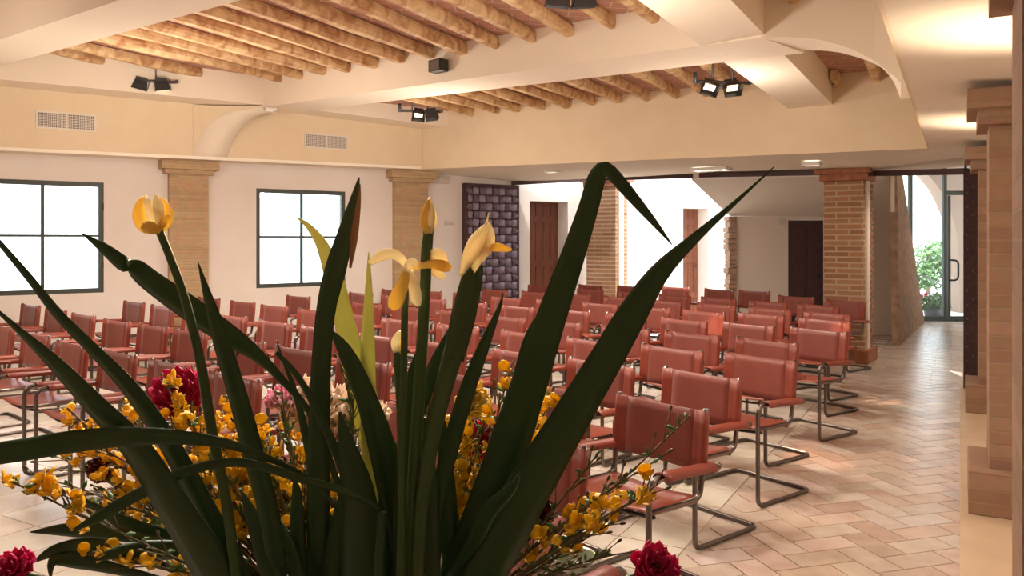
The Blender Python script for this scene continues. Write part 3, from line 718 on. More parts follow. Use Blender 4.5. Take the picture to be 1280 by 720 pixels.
# ================================================================= CHAIRS
TUBE = .0125
def chair_proto():
    r = empty('cantilever_chair')
    ax, sx = .265, .243
    def sidepath(s):
        p = [(s*ax,.185,.552),(s*ax,-.16,.568)]+arc((s*ax,-.19,.57),(s*ax,-.25,.572),(s*ax,-.25,.51),6)[0:]
        p += [(s*ax,-.25,.3)]+arc((s*ax,-.25,.06),(s*ax,-.25,TUBE),(s*ax,-.20,TUBE),5)
        p += [(s*ax,0,TUBE)]+arc((s*ax,.205,TUBE),(s*ax,.255,TUBE),(s*(ax-.05),.255,TUBE),5)
        return p
    m = MB(); m.tube(sidepath(1)+sidepath(-1)[::-1], TUBE, 10)
    fr = m.build('frame', M['steel'], r)
    m = MB()
    for s in (-1,1): m = MB(); m.ball((s*ax,.187,.552), .0165, 8, 5); m.build('arm_end_cap', M['steel'], fr)
    for s in (-1,1):
        m = MB(); m.tube([(s*sx,.135,.795),(s*sx,.118,.60),(s*sx,.105,.50)]+arc((s*sx,.10,.475),(s*sx,.095,.428),(s*sx,.04,.428),6)+[(s*sx,-.10,.43),(s*sx,-.235,.437),(s*(ax-.004),-.248,.44)], TUBE, 10)
        m.build('seat_tube', M['steel'], r)
    # backrest sling with folded side bands
    def by(z): return .118+(z-.60)*.087
    rows = []
    for i in range(7):
        z = .535+(.785-.535)*i/6
        rows.append([(x, by(z)-.003+.007*(1-(x/.19)**2), z-.004*(1-(x/.19)**2)*(1 if i == 6 else 0)) for x in [-.19+.38*j/8 for j in range(9)]])
    m = MB(); m.sheet(rows, .004); bk = m.build('backrest', M['hide'], r)
    for s in (-1,1):
        rows = []
        for i in range(5):
            z = .535+(.785-.535)*i/4; y0 = by(z); row = []
            for j in range(6): row.append((s*(.188+(sx-.188)*j/5), y0-.003-.0115*(j/5)**2, z))
            for a in range(1,7):
                an = -math.pi/2+math.pi*a/6; row.append((s*(sx+.0155*math.cos(an)), y0+.0155*math.sin(an), z))
            row.append((s*.20, y0+.014, z)); rows.append(row)
        m = MB(); m.sheet(rows, .004); m.build('side_band', M['leather'], bk)
    # seat sling
    rows = []
    for i in range(8):
        y = -.235+.315*i/7; row = []
        for j in range(11):
            u = -1+2*j/10; x = u*.255; row.append((x, y, .447-.020*(1-u*u)-(.016 if abs(u) == 1 else 0)))
        rows.append(row)
    m = MB(); m.sheet(rows, .004); st = m.build('seat', M['seat'], r)
    m = MB(); m.tube([(-.243+.486*k/8,-.19,.412-.016*(1-(k/4-1)**2)) for k in range(9)], .008, 6); m.tube([(-.243+.486*k/8,.06,.415-.02*(1-(k/4-1)**2)) for k in range(9)], .008, 6)
    m.build('under_seat_rod', M['black'], r)
    for s in (-1,1):
        rows = []
        for i in range(9):
            y = -.185+.33*i/8; z = .569-(y+.185)*.045; row = []
            for j in range(9):
                an = math.pi*(-.15+1.3*j/8); row.append((s*ax+.034*math.cos(an), y, z+.020*math.sin(an)))
            rows.append(row)
        m = MB(); m.sheet(rows, .005); m.build('armrest', M['leather'], r)
    return r
proto = chair_proto()
def kids(o): return [c for c in bpy.data.objects if c.parent == o]
TREE = [(c, kids(c)) for c in kids(proto)]
used = [False]
def put_chair(X, Y, rz, label, group=None):
    if not used[0]: r = proto; used[0] = True
    else:
        r = proto.copy(); C.objects.link(r)
        for c, g in TREE:
            k = c.copy(); C.objects.link(k); k.parent = r
            for s in g:
                q = s.copy(); C.objects.link(q); q.parent = k
    r.location = (X, Y, 0); r.rotation_euler = (0,0,rz); tag(r, label, 'chair', group); return r
ROWS = [
 [(736,562),(572,526),(432,498),(327,477),(242,459.5),(171,445.3),(110,433.5),(62,421.5),(18,411)],
 [(887,515),(735,492),(602,473),(489,456),(402,441),(332,429.5),(259,417),(210,409.7),(163,403.5),(119,395.3),(83,389),(50,383)],
 [(928,475),(794,460),(688,446),(584,433),(498,423),(424,413),(365,405),(309,397),(262,391),(218,384.4),(181,379.1)],
 [(997,452.3),(880,440),(777,430),(686,419.5),(599,410),(524,402),(465,395),(410,389.5),(360,384),(319,378.8),(275,374)],
 [(999,430.3),(900.5,421),(813,412.5),(728,405),(657,398.5),(588,391),(530,386),(477,381.5),(430,376),(388,371.5)],
 [(1061,416.3),(969,409),(885,402.8),(809,395.8),(738,390),(668,385),(609,379.7),(558,375),(511,371.5),(466,367.5)],
 [(1064,402.5),(981,395.6),(907,391.6),(838,386),(772,381),(710,377),(651,373.4),(600,368.5),(552,364.8),(506,363.2)],
 [(1064.7,393.8),(990,387.5),(920,382),(852,377.5),(795,373),(738,369),(686,366),(635,363)],
 [(1050,383),(985,378.5),(920,374),(864,370.6),(810,367),(755,362.5)],
 [(1082.5,377.3),(1018,372),(963,364.8),(918,362.6),(862,359.8),(804,358.5),(754,357.2),(690,358.2)],
]
YAW = [(0,-40),(350,-41),(600,-44.5),(750,-48),(880,-50.5),(960,-52),(1100,-56)]
def yaw(x):
    for (a, ya), (b, yb) in zip(YAW[:-1], YAW[1:]):
        if x <= b: return ya+(yb-ya)*(x-a)/(b-a)
    return YAW[-1][1]
lit = {(5,0):'orange lamp glow on its back'}
for k, row in enumerate(ROWS):
    for j, (x, y) in enumerate(row):
        Y = (EYE-.785)*FOC/(y-HZ); X = (x-640)/FOC*Y
        a = R(yaw(x)); ca_, sa_ = math.cos(a), math.sin(a)
        lx, ly = .262, .134
        put_chair(X-(ca_*lx-sa_*ly), Y-(sa_*lx+ca_*ly), a,
          'rust leather chair, %s from the aisle in the %s row behind the flowers' % (ORD[j], ORD[k]), 'rust leather chairs set out in rows')
a = R(133.6)
put_chair(-.04, 2.30, a, 'lone chair turned to face the rows, its bent steel arm beside the flowers', 'rust leather chairs set out in rows')
# ================================================================= FLOWERS
random.seed(11)
TBL = .955
r = thing('side_table', 'small cloth covered table under the flower bowl', 'table', (-.12,.80,0))
m = MB(); m.lathe([(0,TBL),(.36,TBL),(.365,TBL-.01),(.36,TBL-.03),(0,TBL-.03)], 32); m.build('table_top', M['table'], r)
m = MB()
for k in range(4):
    a = math.pi/4+k*math.pi/2; m.tube([(.24*math.cos(a),.24*math.sin(a),0),(.20*math.cos(a),.20*math.sin(a),TBL-.03)], .02, 10)
m.build('leg', M['door'], r)
r = thing('flower_bowl', 'olive glazed bowl holding the bouquet', 'vase', (-.12,.80,TBL))
m = MB(); m.lathe([(0,0),(.07,0),(.075,.01),(.14,.06),(.165,.11),(.17,.125),(.163,.125),(.155,.11),(.13,.065),(0,.04)], 36); m.build('bowl', M['vase'], r)
m = MB(); m.lathe([(0,.12),(.10,.118),(.148,.10),(.125,.066),(0,.05)], 28); m.build('flower_foam', M['stem'], r)

def smooth(pts, n):
    # Catmull-Rom through (x,y,w)
    out = []; p = [pts[0]]+list(pts)+[pts[-1]]; segs = len(pts)-1
    for k in range(n):
        u = k/(n-1)*segs; i = min(int(u), segs-1); t = u-i
        a, b, c, d = p[i], p[i+1], p[i+2], p[i+3]
        out.append(tuple(.5*((2*b[j])+(-a[j]+c[j])*t+(2*a[j]-5*b[j]+4*c[j]-d[j])*t*t+(-a[j]+3*b[j]-3*c[j]+d[j])*t**3) for j in range(3)))
    return out
WS = .86
def blade_rows(pts, Y0, Y1, n=18, fold=.16, twist=0, bow=0):
    s = smooth(pts, n); rows = []
    for i, (x, y, w) in enumerate(s):
        a, b = s[max(0,i-1)], s[min(n-1,i+1)]
        dx, dy = b[0]-a[0], b[1]-a[1]; l = math.hypot(dx, dy) or 1; nx, ny = -dy/l, dx/l; w *= WS
        t = i/(n-1); Y = lerp(Y0, Y1, t)+bow*math.sin(math.pi*t); w = max(w, .6); row = []
        for j in range(5):
            u = -1+j/2; row.append(at(x+nx*w/2*u, y+ny*w/2*u, Y-fold*(1-abs(u))*w/1000*Y+twist*u*w/2000*Y))
        rows.append(row)
    return rows
def blade(name, label, cat, pts, Y0, Y1, mt, group=None, n=18, fold=.16, twist=0, parent=None, th=.0012, bow=0):
    m = MB(); m.sheet(blade_rows(pts, Y0, Y1, n, fold, twist, bow), th); o = m.build(name, mt, parent)
    if parent is None: tag(o, label, cat, group)
    return o
def iris(label, pts, Y0, Y1, mt='leafd', **k):
    return blade('iris_leaf', label, 'leaf', pts, Y0, Y1, M[mt], 'iris leaves of the bouquet', **k)
BY = 772
# folded giant
iris('broad iris leaf folded over sharply at its tip before the brick column', [(560,BY,30),(588,690,58),(622,600,60),(655,500,54),(688,400,44),(716,320,35),(736,258,29),(746,222,26),(757,210,19),(775,228,19),(798,255,15),(820,281,9),(840,306,1)], .80, .70, n=34, fold=.12)
iris('broad iris leaf arching out to a fine tip towards the right', [(580,BY,30),(612,700,66),(660,612,66),(712,525,56),(757,450,49),(792,390,43),(825,340,29),(868,298,15),(920,252,6),(968,208,1)], .78, .66, n=30, fold=.12)
fray = iris('tall upright iris leaf with a frayed brown tip, left of centre', [(398,BY,26),(398,640,34),(399,540,32),(402,450,28),(408,385,28),(420,335,31),(434,285,22),(444,245,11),(449,222,2)], .80, .72, n=24)
blade('dry_tip', '', '', [(438,335,3),(442.5,300,10),(446.5,270,8),(449,248,5),(450,230,1)], .722, .716, M['dry'], parent=fray)
iris('pale lit iris leaf bending left across the second window', [(500,BY,22),(487,650,34),(472,570,42),(455,500,42),(440,440,34),(427,385,28),(415,338,26),(402,305,17),(385,282,8),(371,272,1)], .84, .90, 'leaf_lit', n=26)
iris('pale lit blunt iris leaf standing beside the open iris', [(482,BY,16),(470,640,24),(463,560,25),(460,480,23),(460,420,19),(461,360,10),(461,315,1.5)], .83, .89, 'leaf_lit')
iris('notched iris leaf slanting down from beside the first window', [(445,BY,10),(432,640,9),(392,525,9),(352,474,11),(322,444,19),(288,420,31),(238,386,36),(190,352,32),(170,335,27),(162,330,14),(155,330,22),(130,310,15),(103,292,1)], .80, .68, n=40)
iris('narrow dark iris leaf rising before the slim pilaster', [(352,BY,24),(340,660,30),(318,570,30),(296,490,28),(275,420,24),(260,370,13),(248,328,1)], .78, .70)
iris('long thin iris leaf reaching the left edge under the window', [(318,BY,40),(288,700,38),(250,625,34),(210,552,30),(165,488,25),(118,438,18),(75,395,15),(35,345,11),(-15,286,6)], .74, .62, n=24)
iris('wide iris leaf running down from the left edge below the thin one', [(300,BY,70),(262,705,60),(215,630,50),(170,560,42),(118,505,32),(70,455,22),(30,418,11),(-12,380,3)], .72, .58, n=24)
iris('dark iris leaf lying level across the lower left', [(425,640,3),(390,600,5),(340,575,9),(290,556,14),(230,547,20),(165,545,27),(90,552,32),(30,562,32),(-30,570,32)], .74, .58, n=24)
iris('thin arching leaf broken over towards the centre', [(476,638,6),(455,624,9),(420,610,11),(375,598,12),(325,582,13),(280,578,13),(225,592,15),(165,622,17),(120,648,14),(92,662,2)], .72, .66, n=24)
iris('cut iris stub standing under the broken arching leaf', [(470,BY,16),(474,715,16),(478,640,13)], .72, .72)
iris('slim iris leaf before the third chair row, right of the buds', [(532,BY,26),(545,640,24),(563,560,24),(585,485,23),(606,430,16),(624,385,6),(629,366,1)], .79, .72)
iris('needle thin iris leaf beside the folded giant', [(600,BY,14),(612,600,16),(640,500,14),(656,430,9),(668,398,1)], .84, .80)
iris('thin blade left of the pink bloom', [(420,BY,14),(395,610,14),(372,500,9),(352,445,3),(346,425,1)], .82,.84)
iris('arching thin blade curving from the notched leaf to the bowl', [(470,BY,10),(440,620,14),(400,520,12),(372,470,9),(345,440,6)], .78,.74)
iris('dark blade leaning right of the tall upright one', [(512,BY,30),(498,650,44),(478,560,40),(455,490,30),(432,440,22),(415,415,6)], .795,.77)
iris('broad dark blade low in the middle of the bouquet', [(450,BY,50),(452,700,60),(448,620,50),(434,560,28),(425,515,4)], .765,.74)
iris('narrow dark blade left of the spent bud', [(500,BY,22),(502,640,24),(505,560,20),(512,480,14),(521,440,3)], .78,.76)
iris('dark blade crossing behind the bud stems', [(470,BY,24),(490,620,26),(515,530,26),(545,455,20),(566,410,10)], .82,.80)
iris('dark blade against the chairs below the open iris', [(540,BY,26),(538,640,26),(534,570,20),(531,522,3)], .775,.76)
iris('dark blade with clipped tip left of the folded giant', [(570,BY,26),(562,660,26),(557,580,22),(552,515,6)], .80,.79)
for k, (bx, tx, ty) in enumerate([(375,368,590),(408,430,600),(430,412,640),(520,520,610),(548,590,640),(500,480,690),(460,488,560),(360,300,610),(330,262,650),(590,655,660),(390,350,650),(535,505,640)]):
    w = random.uniform(22,34)
    iris('short dark iris blade crowded low in the bouquet', [(bx,BY,w),(lerp(bx,tx,.4),lerp(BY,ty,.4),w),(lerp(bx,tx,.8)+2,lerp(BY,ty,.8),w*.6),(tx,ty,1)], .80+random.uniform(-.04,.02), .79)

# ---- iris flowers
def flower(label, stem, Y, petals, spathe=None, group=None, stemw=None):
    r = thing('iris_flower', label, 'flower', at(stem[0][0], stem[0][1], Y), 0, 'irises of the bouquet')
    off = V(r.location)
    def loc(o):
        o.data.transform(Matrix.Translation(-off)); return o
    m = MB(); s = smooth([(x,y,w) for x,y,w in stem], 22); m.tube([at(x,y,Y) for x,y,w in s], [max(.0006,w/2000*Y) for x,y,w in s], 10); loc(m.build('stem', M['stem'], r))
    if spathe:
        for k, sp in enumerate(spathe): loc(blade('spathe', '', '', sp, Y-.006+.006*k, Y-.004, M['stem'], parent=r, fold=.25))
    for pts, y0, y1, mt in petals:
        loc(blade('petal', '', '', pts, Y+y0, Y+y1, M[mt], parent=r, n=14, fold=.22, th=.0010, bow=-.004))
    return r
flower('half open yellow iris before the slim pilaster at left', [(300,BY,14),(285,640,13),(265,540,13),(250,450,12),(230,370,11),(212,320,10),(199,288,10)], .70,
  [([(192,290,6),(180,283,18),(174,268,20),(178,252,13),(184,245,2)],.008,.010,'yellow'),([(200,290,6),(206,280,17),(209,268,19),(206,256,12),(200,246,2)],.006,.010,'yellow'),
   ([(193,288,6),(190,270,14),(186,255,13),(182,247,3)],.004,.004,'petal'),([(199,288,6),(199,268,15),(197,254,14),(195,243,3)],.002,.002,'petal'),
   ([(200,289,6),(192,286,16),(184,284,17),(178,288,9)],-.004,-.010,'yellow'),([(196,290,6),(205,278,12),(210,272,10),(212,268,2)],-.002,-.008,'yellow')])
flower('pointed peach iris bud on a straight stem', [(512,BY,16),(515,640,16),(522,520,16),(528,420,15),(532,350,14),(535,300,13),(536,284,14)], .72,
  [([(536,292,10),(535,275,20),(536,260,15),(537,247,2)],-.004,-.002,'petal'),([(535,292,8),(530,276,12),(533,260,9),(536,249,2)],-.006,-.004,'yellow'),([(537,292,8),(542,276,11),(540,262,8),(537,250,2)],.002,.0,'petal')],
  [[(531,360,12),(532,320,13),(534,290,9),(536,278,2)]])
flower('open cream and yellow iris in the middle of the bouquet', [(500,BY,12),(502,640,11),(503,540,10),(505,450,9),(506,380,9),(508,338,9)], .71,
  [([(511,336,8),(500,322,13),(486,317,15),(472,322,15),(462,330,6)],0,-.01,'petal'),([(508,338,10),(505,350,15),(500,364,20),(494,378,22),(489,386,10)],-.006,-.012,'yellow'),
   ([(512,338,9),(516,352,14),(519,366,17),(521,376,15),(524,382,5)],-.004,-.008,'petal'),([(512,334,8),(528,332,9),(542,330,13),(556,333,16),(563,336,8)],.006,.004,'yellow'),
   ([(530,328,8),(541,318,15),(551,320,16),(556,330,9)],.01,.012,'petal'),([(536,336,8),(545,340,14),(552,345,10),(557,347,2)],.012,.012,'petal'),
   ([(508,340,8),(512,330,13),(518,328,10),(521,334,3)],-.008,-.010,'petal')])
flower('cream iris opening towards the woven screen', [(520,BY,16),(524,660,17),(538,560,20),(556,480,24),(573,420,28),(583,375,26),(590,340,18)], .715,
  [([(578,345,8),(586,322,20),(597,304,28),(604,290,17),(611,278,2)],-.004,-.004,'petal'),([(586,345,8),(598,322,18),(609,306,20),(614,292,10),(612,280,2)],-.002,-.006,'petal'),
   ([(598,318,6),(610,311,9),(622,309,12),(632,311,9),(640,312,2)],-.002,-.012,'yellow'),([(606,285,2),(609,276,2.5),(611,266,1)],0,0,'petal')],
  [[(566,450,24),(574,400,26),(584,350,18),(588,322,3)],[(572,450,18),(586,395,20),(598,345,12),(602,325,2)]])
flower('small spent iris bud low among the stems', [(505,BY,9),(503,640,9),(500,520,9),(497,460,9),(496,432,10)], .74,
  [([(496,440,10),(494,428,12),(498,418,8),(501,414,3)],-.003,-.004,'petal'),([(497,442,8),(501,430,9),(502,420,6)],0,0,'yellow')])

# ---- full blooms
def rot_to(d):
    return V(d).to_track_quat('Z', 'Y').to_matrix().to_4x4()
def bloom(name, label, cx, cy, rad, Y, mt, face=(-.1,-1,.25), rings=((4,.30,25),(6,.6,48),(8,.85,68),(9,1.0,88)), core=None, seed=1, ruffle=.12, stemto=(430,BY), group=None):
    random.seed(seed); Rm = rad/1000*Y; c = at(cx, cy, Y); r = thing(name, label, 'flower', c, 0, group); T = rot_to(face); m = MB()
    for n, k, tilt in rings:
        for i in range(n):
            az = 2*math.pi*(i+random.uniform(-.25,.25))/n; L = Rm*k*random.uniform(.9,1.12); W = Rm*random.uniform(.55,.75)*(.5+.5*k); tl = R(tilt+random.uniform(-10,10)); rows = []
            for a in range(7):
                t = a/6; wv = W*math.sin(math.pi*min(1,.12+.72*t))*(.9 if t < 1 else .8); row = []
                for b in range(5):
                    u = -1+b/2; curl = t*t*.35
                    rr = L*t*math.sin(tl)*(1-curl*.2)+Rm*.06; zz = L*t*math.cos(tl)+Rm*.18*u*u*(.4+t)+Rm*ruffle*math.sin(6*u+i+a)*t*random.uniform(.6,1.2)
                    x, y = rr, u*wv*.75
                    row.append(T @ V((x*math.cos(az)-y*math.sin(az), x*math.sin(az)+y*math.cos(az), zz)))
                rows.append(row)
            m.sheet(rows, .0012)
    m.build('petals', M[mt], r)
    if core:
        m = MB()
        for i in range(26):
            a = random.uniform(0,6.28); d = random.uniform(0,.22)*Rm; m.tube([T @ V((d*.4*math.cos(a),d*.4*math.sin(a),0)), T @ V((d*math.cos(a),d*math.sin(a),Rm*.45))], Rm*.025, 5)
        m.build('stamens', M[core], r)
    if stemto:
        b = at(stemto[0], stemto[1], .80)-c; m = MB(); m.tube([(0,0,0), tuple(V((b.x*.3,b.y*.35+.02,b.z*.45))), tuple(b)], [.003,.003,.003], 8); m.build('stem', M['stem'], r)
        m = MB()
        for i in range(5):
            a = i*1.257; m.sheet([[tuple(T @ V((math.cos(a+w)*Rm*q,math.sin(a+w)*Rm*q,-Rm*.12*(1-q)))) for w in (-.35*(1-q)-.05,0,.35*(1-q)+.05)] for q in (.1,.35,.6,.75)], .001)
        m.build('sepals', M['stem'], r)
    return r
FG = 'blooms of the bouquet'
bloom('peony', 'big crimson bloom with ruffled petals at left of the bouquet', 226, 495, 36, .90, 'crimson', (-.05,-.8,.6), core='maroon', seed=2, group=FG, stemto=(380,BY))
bloom('peony', 'pale pink ruffled bloom beside the cream rose', 351, 502, 20, .93, 'pink', (.15,-.45,.9), seed=3, group=FG, stemto=(410,BY), ruffle=.2)
bloom('garden_rose', 'large cream rose behind the tall upright leaf', 392, 512, 42, .96, 'rose', (.1,-.5,.85), seed=4, group=FG, stemto=(430,BY))
bloom('garden_rose', 'second cream rose right of the tall upright leaf', 432, 520, 36, .97, 'rose', (.15,-.5,.85), seed=14, group=FG, stemto=(440,BY))
bloom('garden_rose', 'small white bloom beside the pale blunt leaf', 470, 518, 18, .92, 'rose', (.1,-.4,.9), seed=5, group=FG, stemto=(450,BY))
bloom('carnation', 'bright crimson bloom under the yellow mum right of centre', 603, 552, 24, .92, 'crimson', (0,-.8,.6), seed=6, group=FG, stemto=(540,BY), ruffle=.25)
bloom('chrysanthemum', 'yellow mum with quilled petals right of centre', 592, 505, 22, .90, 'yellow', (.1,-.8,.7), rings=((7,.4,20),(10,.7,45),(13,.95,70),(14,1.0,95)), seed=7, group=FG, stemto=(540,BY), ruffle=.05)
bloom('peony', 'crimson bloom cut off by the bottom edge at right', 818, 712, 30, .74, 'crimson', (.1,-.7,.7), core='maroon', seed=8, group=FG, stemto=(640,BY))
bloom('peony', 'crimson bloom cut off by the bottom left corner', 16, 716, 30, .70, 'crimson', (-.1,-.6,.7), seed=9, group=FG, stemto=(260,BY))
bloom('carnation', 'deep maroon bloom between the two broad leaves', 668, 560, 20, .93, 'maroon', (0,-1,.3), seed=10, group=FG, stemto=(560,BY), ruffle=.2)
bloom('carnation', 'deep maroon bloom low at the right of the bouquet', 672, 640, 22, .90, 'maroon', (.2,-1,.1), seed=12, group=FG, stemto=(580,BY), ruffle=.2)
bloom('carnation', 'dark red bloom among the yellow sprigs at lower left', 125, 588, 16, .90, 'maroon', (-.2,-1,.2), seed=13, group=FG, stemto=(360,BY), ruffle=.2)
bloom('rosebud', 'tiny red bud showing between the dark centre blades', 506, 582, 7, .88, 'crimson', (0,-1,.3), rings=((3,.6,20),(4,.9,45)), seed=15, group=FG, stemto=(480,BY))
bloom('rosebud', 'tiny pink bud low right of the centre blades', 541, 640, 8, .86, 'pink', (0,-1,.3), rings=((3,.6,20),(4,.9,45)), seed=16, group=FG, stemto=(520,BY))
bloom('gerbera', 'small orange bloom glowing low left of the bowl centre', 410, 628, 10, .88, 'broom', (0,-1,.2), seed=17, group=FG, stemto=(420,BY))

# ---- yellow broom sprigs
def pea(seed):
    random.seed(seed); m = MB(); s = .0085
    def petal(L, W, ax, tilt, roll):
        rows = []
        for a in range(6):
            t = a/5; w = W*math.sin(math.pi*(.08+.8*t)); row = []
            for b in range(5):
                u = -1+b/2; p = V((u*w, 0, L*t)); p.y = -.25*L*math.sin(t*2)+.2*abs(u)*w
                q = Matrix.Rotation(roll,4,'Z') @ Matrix.Rotation(tilt,4,'X') @ p; row.append(q)
            rows.append(row)
        m.sheet(rows, .0006)
    petal(s*1.25, s*.72, 0, R(-25), 0); petal(s, s*.42, 0, R(35), R(60)); petal(s, s*.42, 0, R(35), R(-60)); petal(s*.9, s*.35, 0, R(65), R(random.uniform(-10,10)))
    m.ball((0,0,0), s*.22, 6, 4)
    return m.mesh('pea_flower', M['broom'])
PEA = [pea(i) for i in range(4)]
def sprig(base, mid, tip, nf, f0, Yt, label, group, f1=1.0, leafy=True):
    r = thing('broom_sprig', label, 'sprig', at(base, BY, .80), 0, group); off = V(r.location)
    def P(t, extra=0):
        x = base*(1-t)**2+2*mid[0]*t*(1-t)+tip[0]*t*t; y = BY*(1-t)**2+2*mid[1]*t*(1-t)+tip[1]*t*t
        return at(x, y, lerp(.80, Yt, t**.8))-off
    m = MB(); n = 16; m.tube([P(i/n) for i in range(n+1)], [lerp(.0019,.0007,i/n) for i in range(n+1)], 6)
    for k in range(int(9+9*random.random())):   # side twigs and buds
        t = random.uniform(.3,.97); p = P(t); tg = (P(min(1,t+.04))-P(t-.04)).normalized()
        d = (tg+V((random.uniform(-.7,.7),random.uniform(-.5,.5),random.uniform(-.3,.7)))).normalized(); q = p+d*random.uniform(.012,.035)
        m.tube([p, q], [.0008,.0005], 5); m.ball(q, (.0016,.0016,.0035), 6, 4, rot_to(d))
    m.build('twig', M['twig'], r)
    if leafy:
        m = MB()
        for k in range(16):
            t = random.uniform(.3,1); p = P(t); d = V((random.uniform(-1,1),random.uniform(-.5,.5),random.uniform(0,1))).normalized(); L = random.uniform(.006,.013); sd = d.orthogonal().normalized()*L*.22
            m.sheet([[p-sd*.2,p,p+sd*.2],[p+d*L*.5-sd,p+d*L*.5,p+d*L*.5+sd],[p+d*L-sd*.1,p+d*L,p+d*L+sd*.1]], .0006)
        m.build('leaflets', M['bush'], r)['kind'] = 'stuff'
    nf = int(nf*1.3); f0 = max(.25, f0-.15)
    for k in range(nf):
        t = lerp(f0, f1, (k+random.uniform(.1,.9))/nf); p = P(t)
        o = bpy.data.objects.new('pea_flower', random.choice(PEA)); C.objects.link(o); o.parent = r
        o.location = p+V((random.uniform(-1,1),random.uniform(-1,.3),random.uniform(-.6,1)))*.012
        o.rotation_euler = (random.uniform(-.9,.9), random.uniform(-.6,.6), random.uniform(-2,2)); s = random.uniform(.85,1.45); o.scale = (s,s,s)
SP = [(380,(200,690),(14,602),10,.86,.66),(390,(230,600),(72,512),12,.6,.92),(380,(220,620),(112,560),12,.5,.93),(380,(240,590),(150,505),10,.6,.95),
 (400,(260,560),(203,476),10,.62,.86),(400,(270,580),(232,512),12,.5,.87),(400,(290,600),(255,522),12,.45,.9),(395,(280,640),(185,590),11,.4,.84),
 (395,(250,670),(130,600),11,.5,.86),(400,(240,700),(88,640),6,.5,.8),(400,(260,715),(100,692),10,.6,.74),(400,(300,720),(140,700),8,.6,.72),(400,(300,560),(290,500),10,.45,.92),
 (410,(330,580),(302,530),11,.3,.93),(410,(340,600),(335,545),11,.3,.95),(420,(370,590),(372,530),11,.3,.98),(430,(390,560),(398,500),8,.4,1.0),(415,(330,640),(250,600),10,.35,.92),
 (420,(370,660),(330,600),10,.3,.93),(425,(400,660),(395,590),9,.3,.95),(540,(560,600),(588,480),11,.45,.86),(545,(575,610),(570,525),11,.4,.86),(550,(600,600),(641,450),6,.65,.88),
 (560,(640,600),(692,492),13,.4,.87),(565,(660,600),(716,512),13,.45,.86),(570,(690,600),(735,492),6,.6,.88),(570,(700,640),(782,622),8,.65,.78),(575,(690,650),(830,570),3,.5,.76),
 (580,(720,660),(806,618),7,.5,.74),(580,(700,690),(772,650),7,.5,.78),(560,(640,640),(682,575),10,.35,.88),(480,(500,560),(545,468),6,.7,.86),(560,(620,640),(640,570),9,.3,.9),(575,(740,640),(862,520),0,.5,.8),(550,(590,640),(600,590),9,.3,.92),(400,(180,560),(60,560),8,.75,.94)]
random.seed(21)
for k in range(20):
    tx = random.uniform(70,335); ty = random.uniform(505,600) if tx > 150 else random.uniform(530,640); b = random.uniform(370,430)
    SP.append((b, (lerp(b,tx,.6)+random.uniform(-20,20), lerp(BY,ty,.75)), (tx,ty), 8, .5, random.uniform(.84,.97)))
for k in range(8):
    tx = random.uniform(345,420); ty = random.uniform(520,620); b = random.uniform(400,440)
    SP.append((b, (lerp(b,tx,.6)+random.uniform(-12,12), lerp(BY,ty,.7)), (tx,ty), 7, .4, random.uniform(.86,.98)))
for k in range(8):
    tx = random.uniform(575,730); ty = random.uniform(500,640); b = random.uniform(545,580)
    SP.append((b, (lerp(b,tx,.5)+random.uniform(-12,12), lerp(BY,ty,.7)), (tx,ty), 7, .5, random.uniform(.84,.94)))
for k, (b, md, tp_, nf, f0, Yt) in enumerate(SP):
    side = 'left' if tp_[0] < 300 else ('middle' if tp_[0] < 500 else 'right')
    special = {0:'yellow broom sprig reaching the left edge low over the floor',27:'nearly bare broom sprig pointing at the front chair seat',33:'bare green broom sprig reaching furthest right',22:'budding broom sprig beside the needle thin leaf',31:'budding broom sprig right of the open iris stem'}
    lab = special.get(k, {'left':'yellow flowering broom sprig fanning out at the left of the bouquet','middle':'yellow flowering broom sprig packed in the middle of the bouquet','right':'yellow flowering broom sprig fanning out at the right of the bouquet'}[side])
    sprig(b, md, tp_, nf, f0, Yt, lab, 'broom sprigs of the bouquet' if k in special else 'yellow broom sprigs at the %s' % side)
for k, (b, md, tp_, Yt) in enumerate([(470,(430,600),(445,470),.84),(455,(440,560),(436,470),.86),(430,(350,560),(352,470),.9),(520,(520,560),(545,470),.86),(420,(300,600),(286,440),.86),(560,(620,640),(700,560),.82),(575,(680,700),(830,600),.77),(420,(230,690),(60,610),.78),(420,(250,650),(30,590),.78),(410,(350,640),(330,560),.88),(425,(380,650),(360,600),.9),(415,(340,700),(280,620),.86),(430,(400,640),(415,560),.93),(440,(420,660),(400,600),.9),(405,(330,720),(230,640),.82),(545,(600,640),(620,520),.88),(550,(610,660),(640,560),.86),(575,(660,680),(745,570),.82),(580,(700,700),(790,690),.78)]):
    sprig(b, md, tp_, 0, .5, Yt, 'thin budding twig without flowers among the iris leaves', 'bare twigs of the bouquet')

# ---- lance leaves at lower left
for k, (pts, lab) in enumerate([([(240,700,6),(190,676,14),(130,664,24),(80,662,18),(38,665,1)],'lance shaped leaf pointing left over the floor, uppermost of the low greens'),
    ([(230,720,6),(170,692,14),(115,683,24),(70,688,18),(40,704,1)],'lance shaped leaf drooping below the uppermost low leaf'),
    ([(240,735,6),(150,712,16),(95,700,24),(66,702,14),(64,726,1)],'lance shaped leaf hanging down near the lower left bloom'),
    ([(250,700,6),(215,672,16),(170,660,24),(130,640,14),(100,620,1)],'lance shaped leaf rising among the yellow sprigs'),
    ([(300,720,8),(240,690,22),(190,688,30),(150,690,20),(110,702,1)],'broad lance leaf low at left, the widest of the greens'),
    ([(560,720,8),(590,680,22),(610,640,26),(640,610,14),(650,590,1)],'lance leaf behind the base of the folded giant')]):
    blade('lance_leaf', lab, 'leaf', pts, .78, .74-.01*k, M['leafd'], 'lance leaves of the bouquet')
p = at(716,701,1.02)
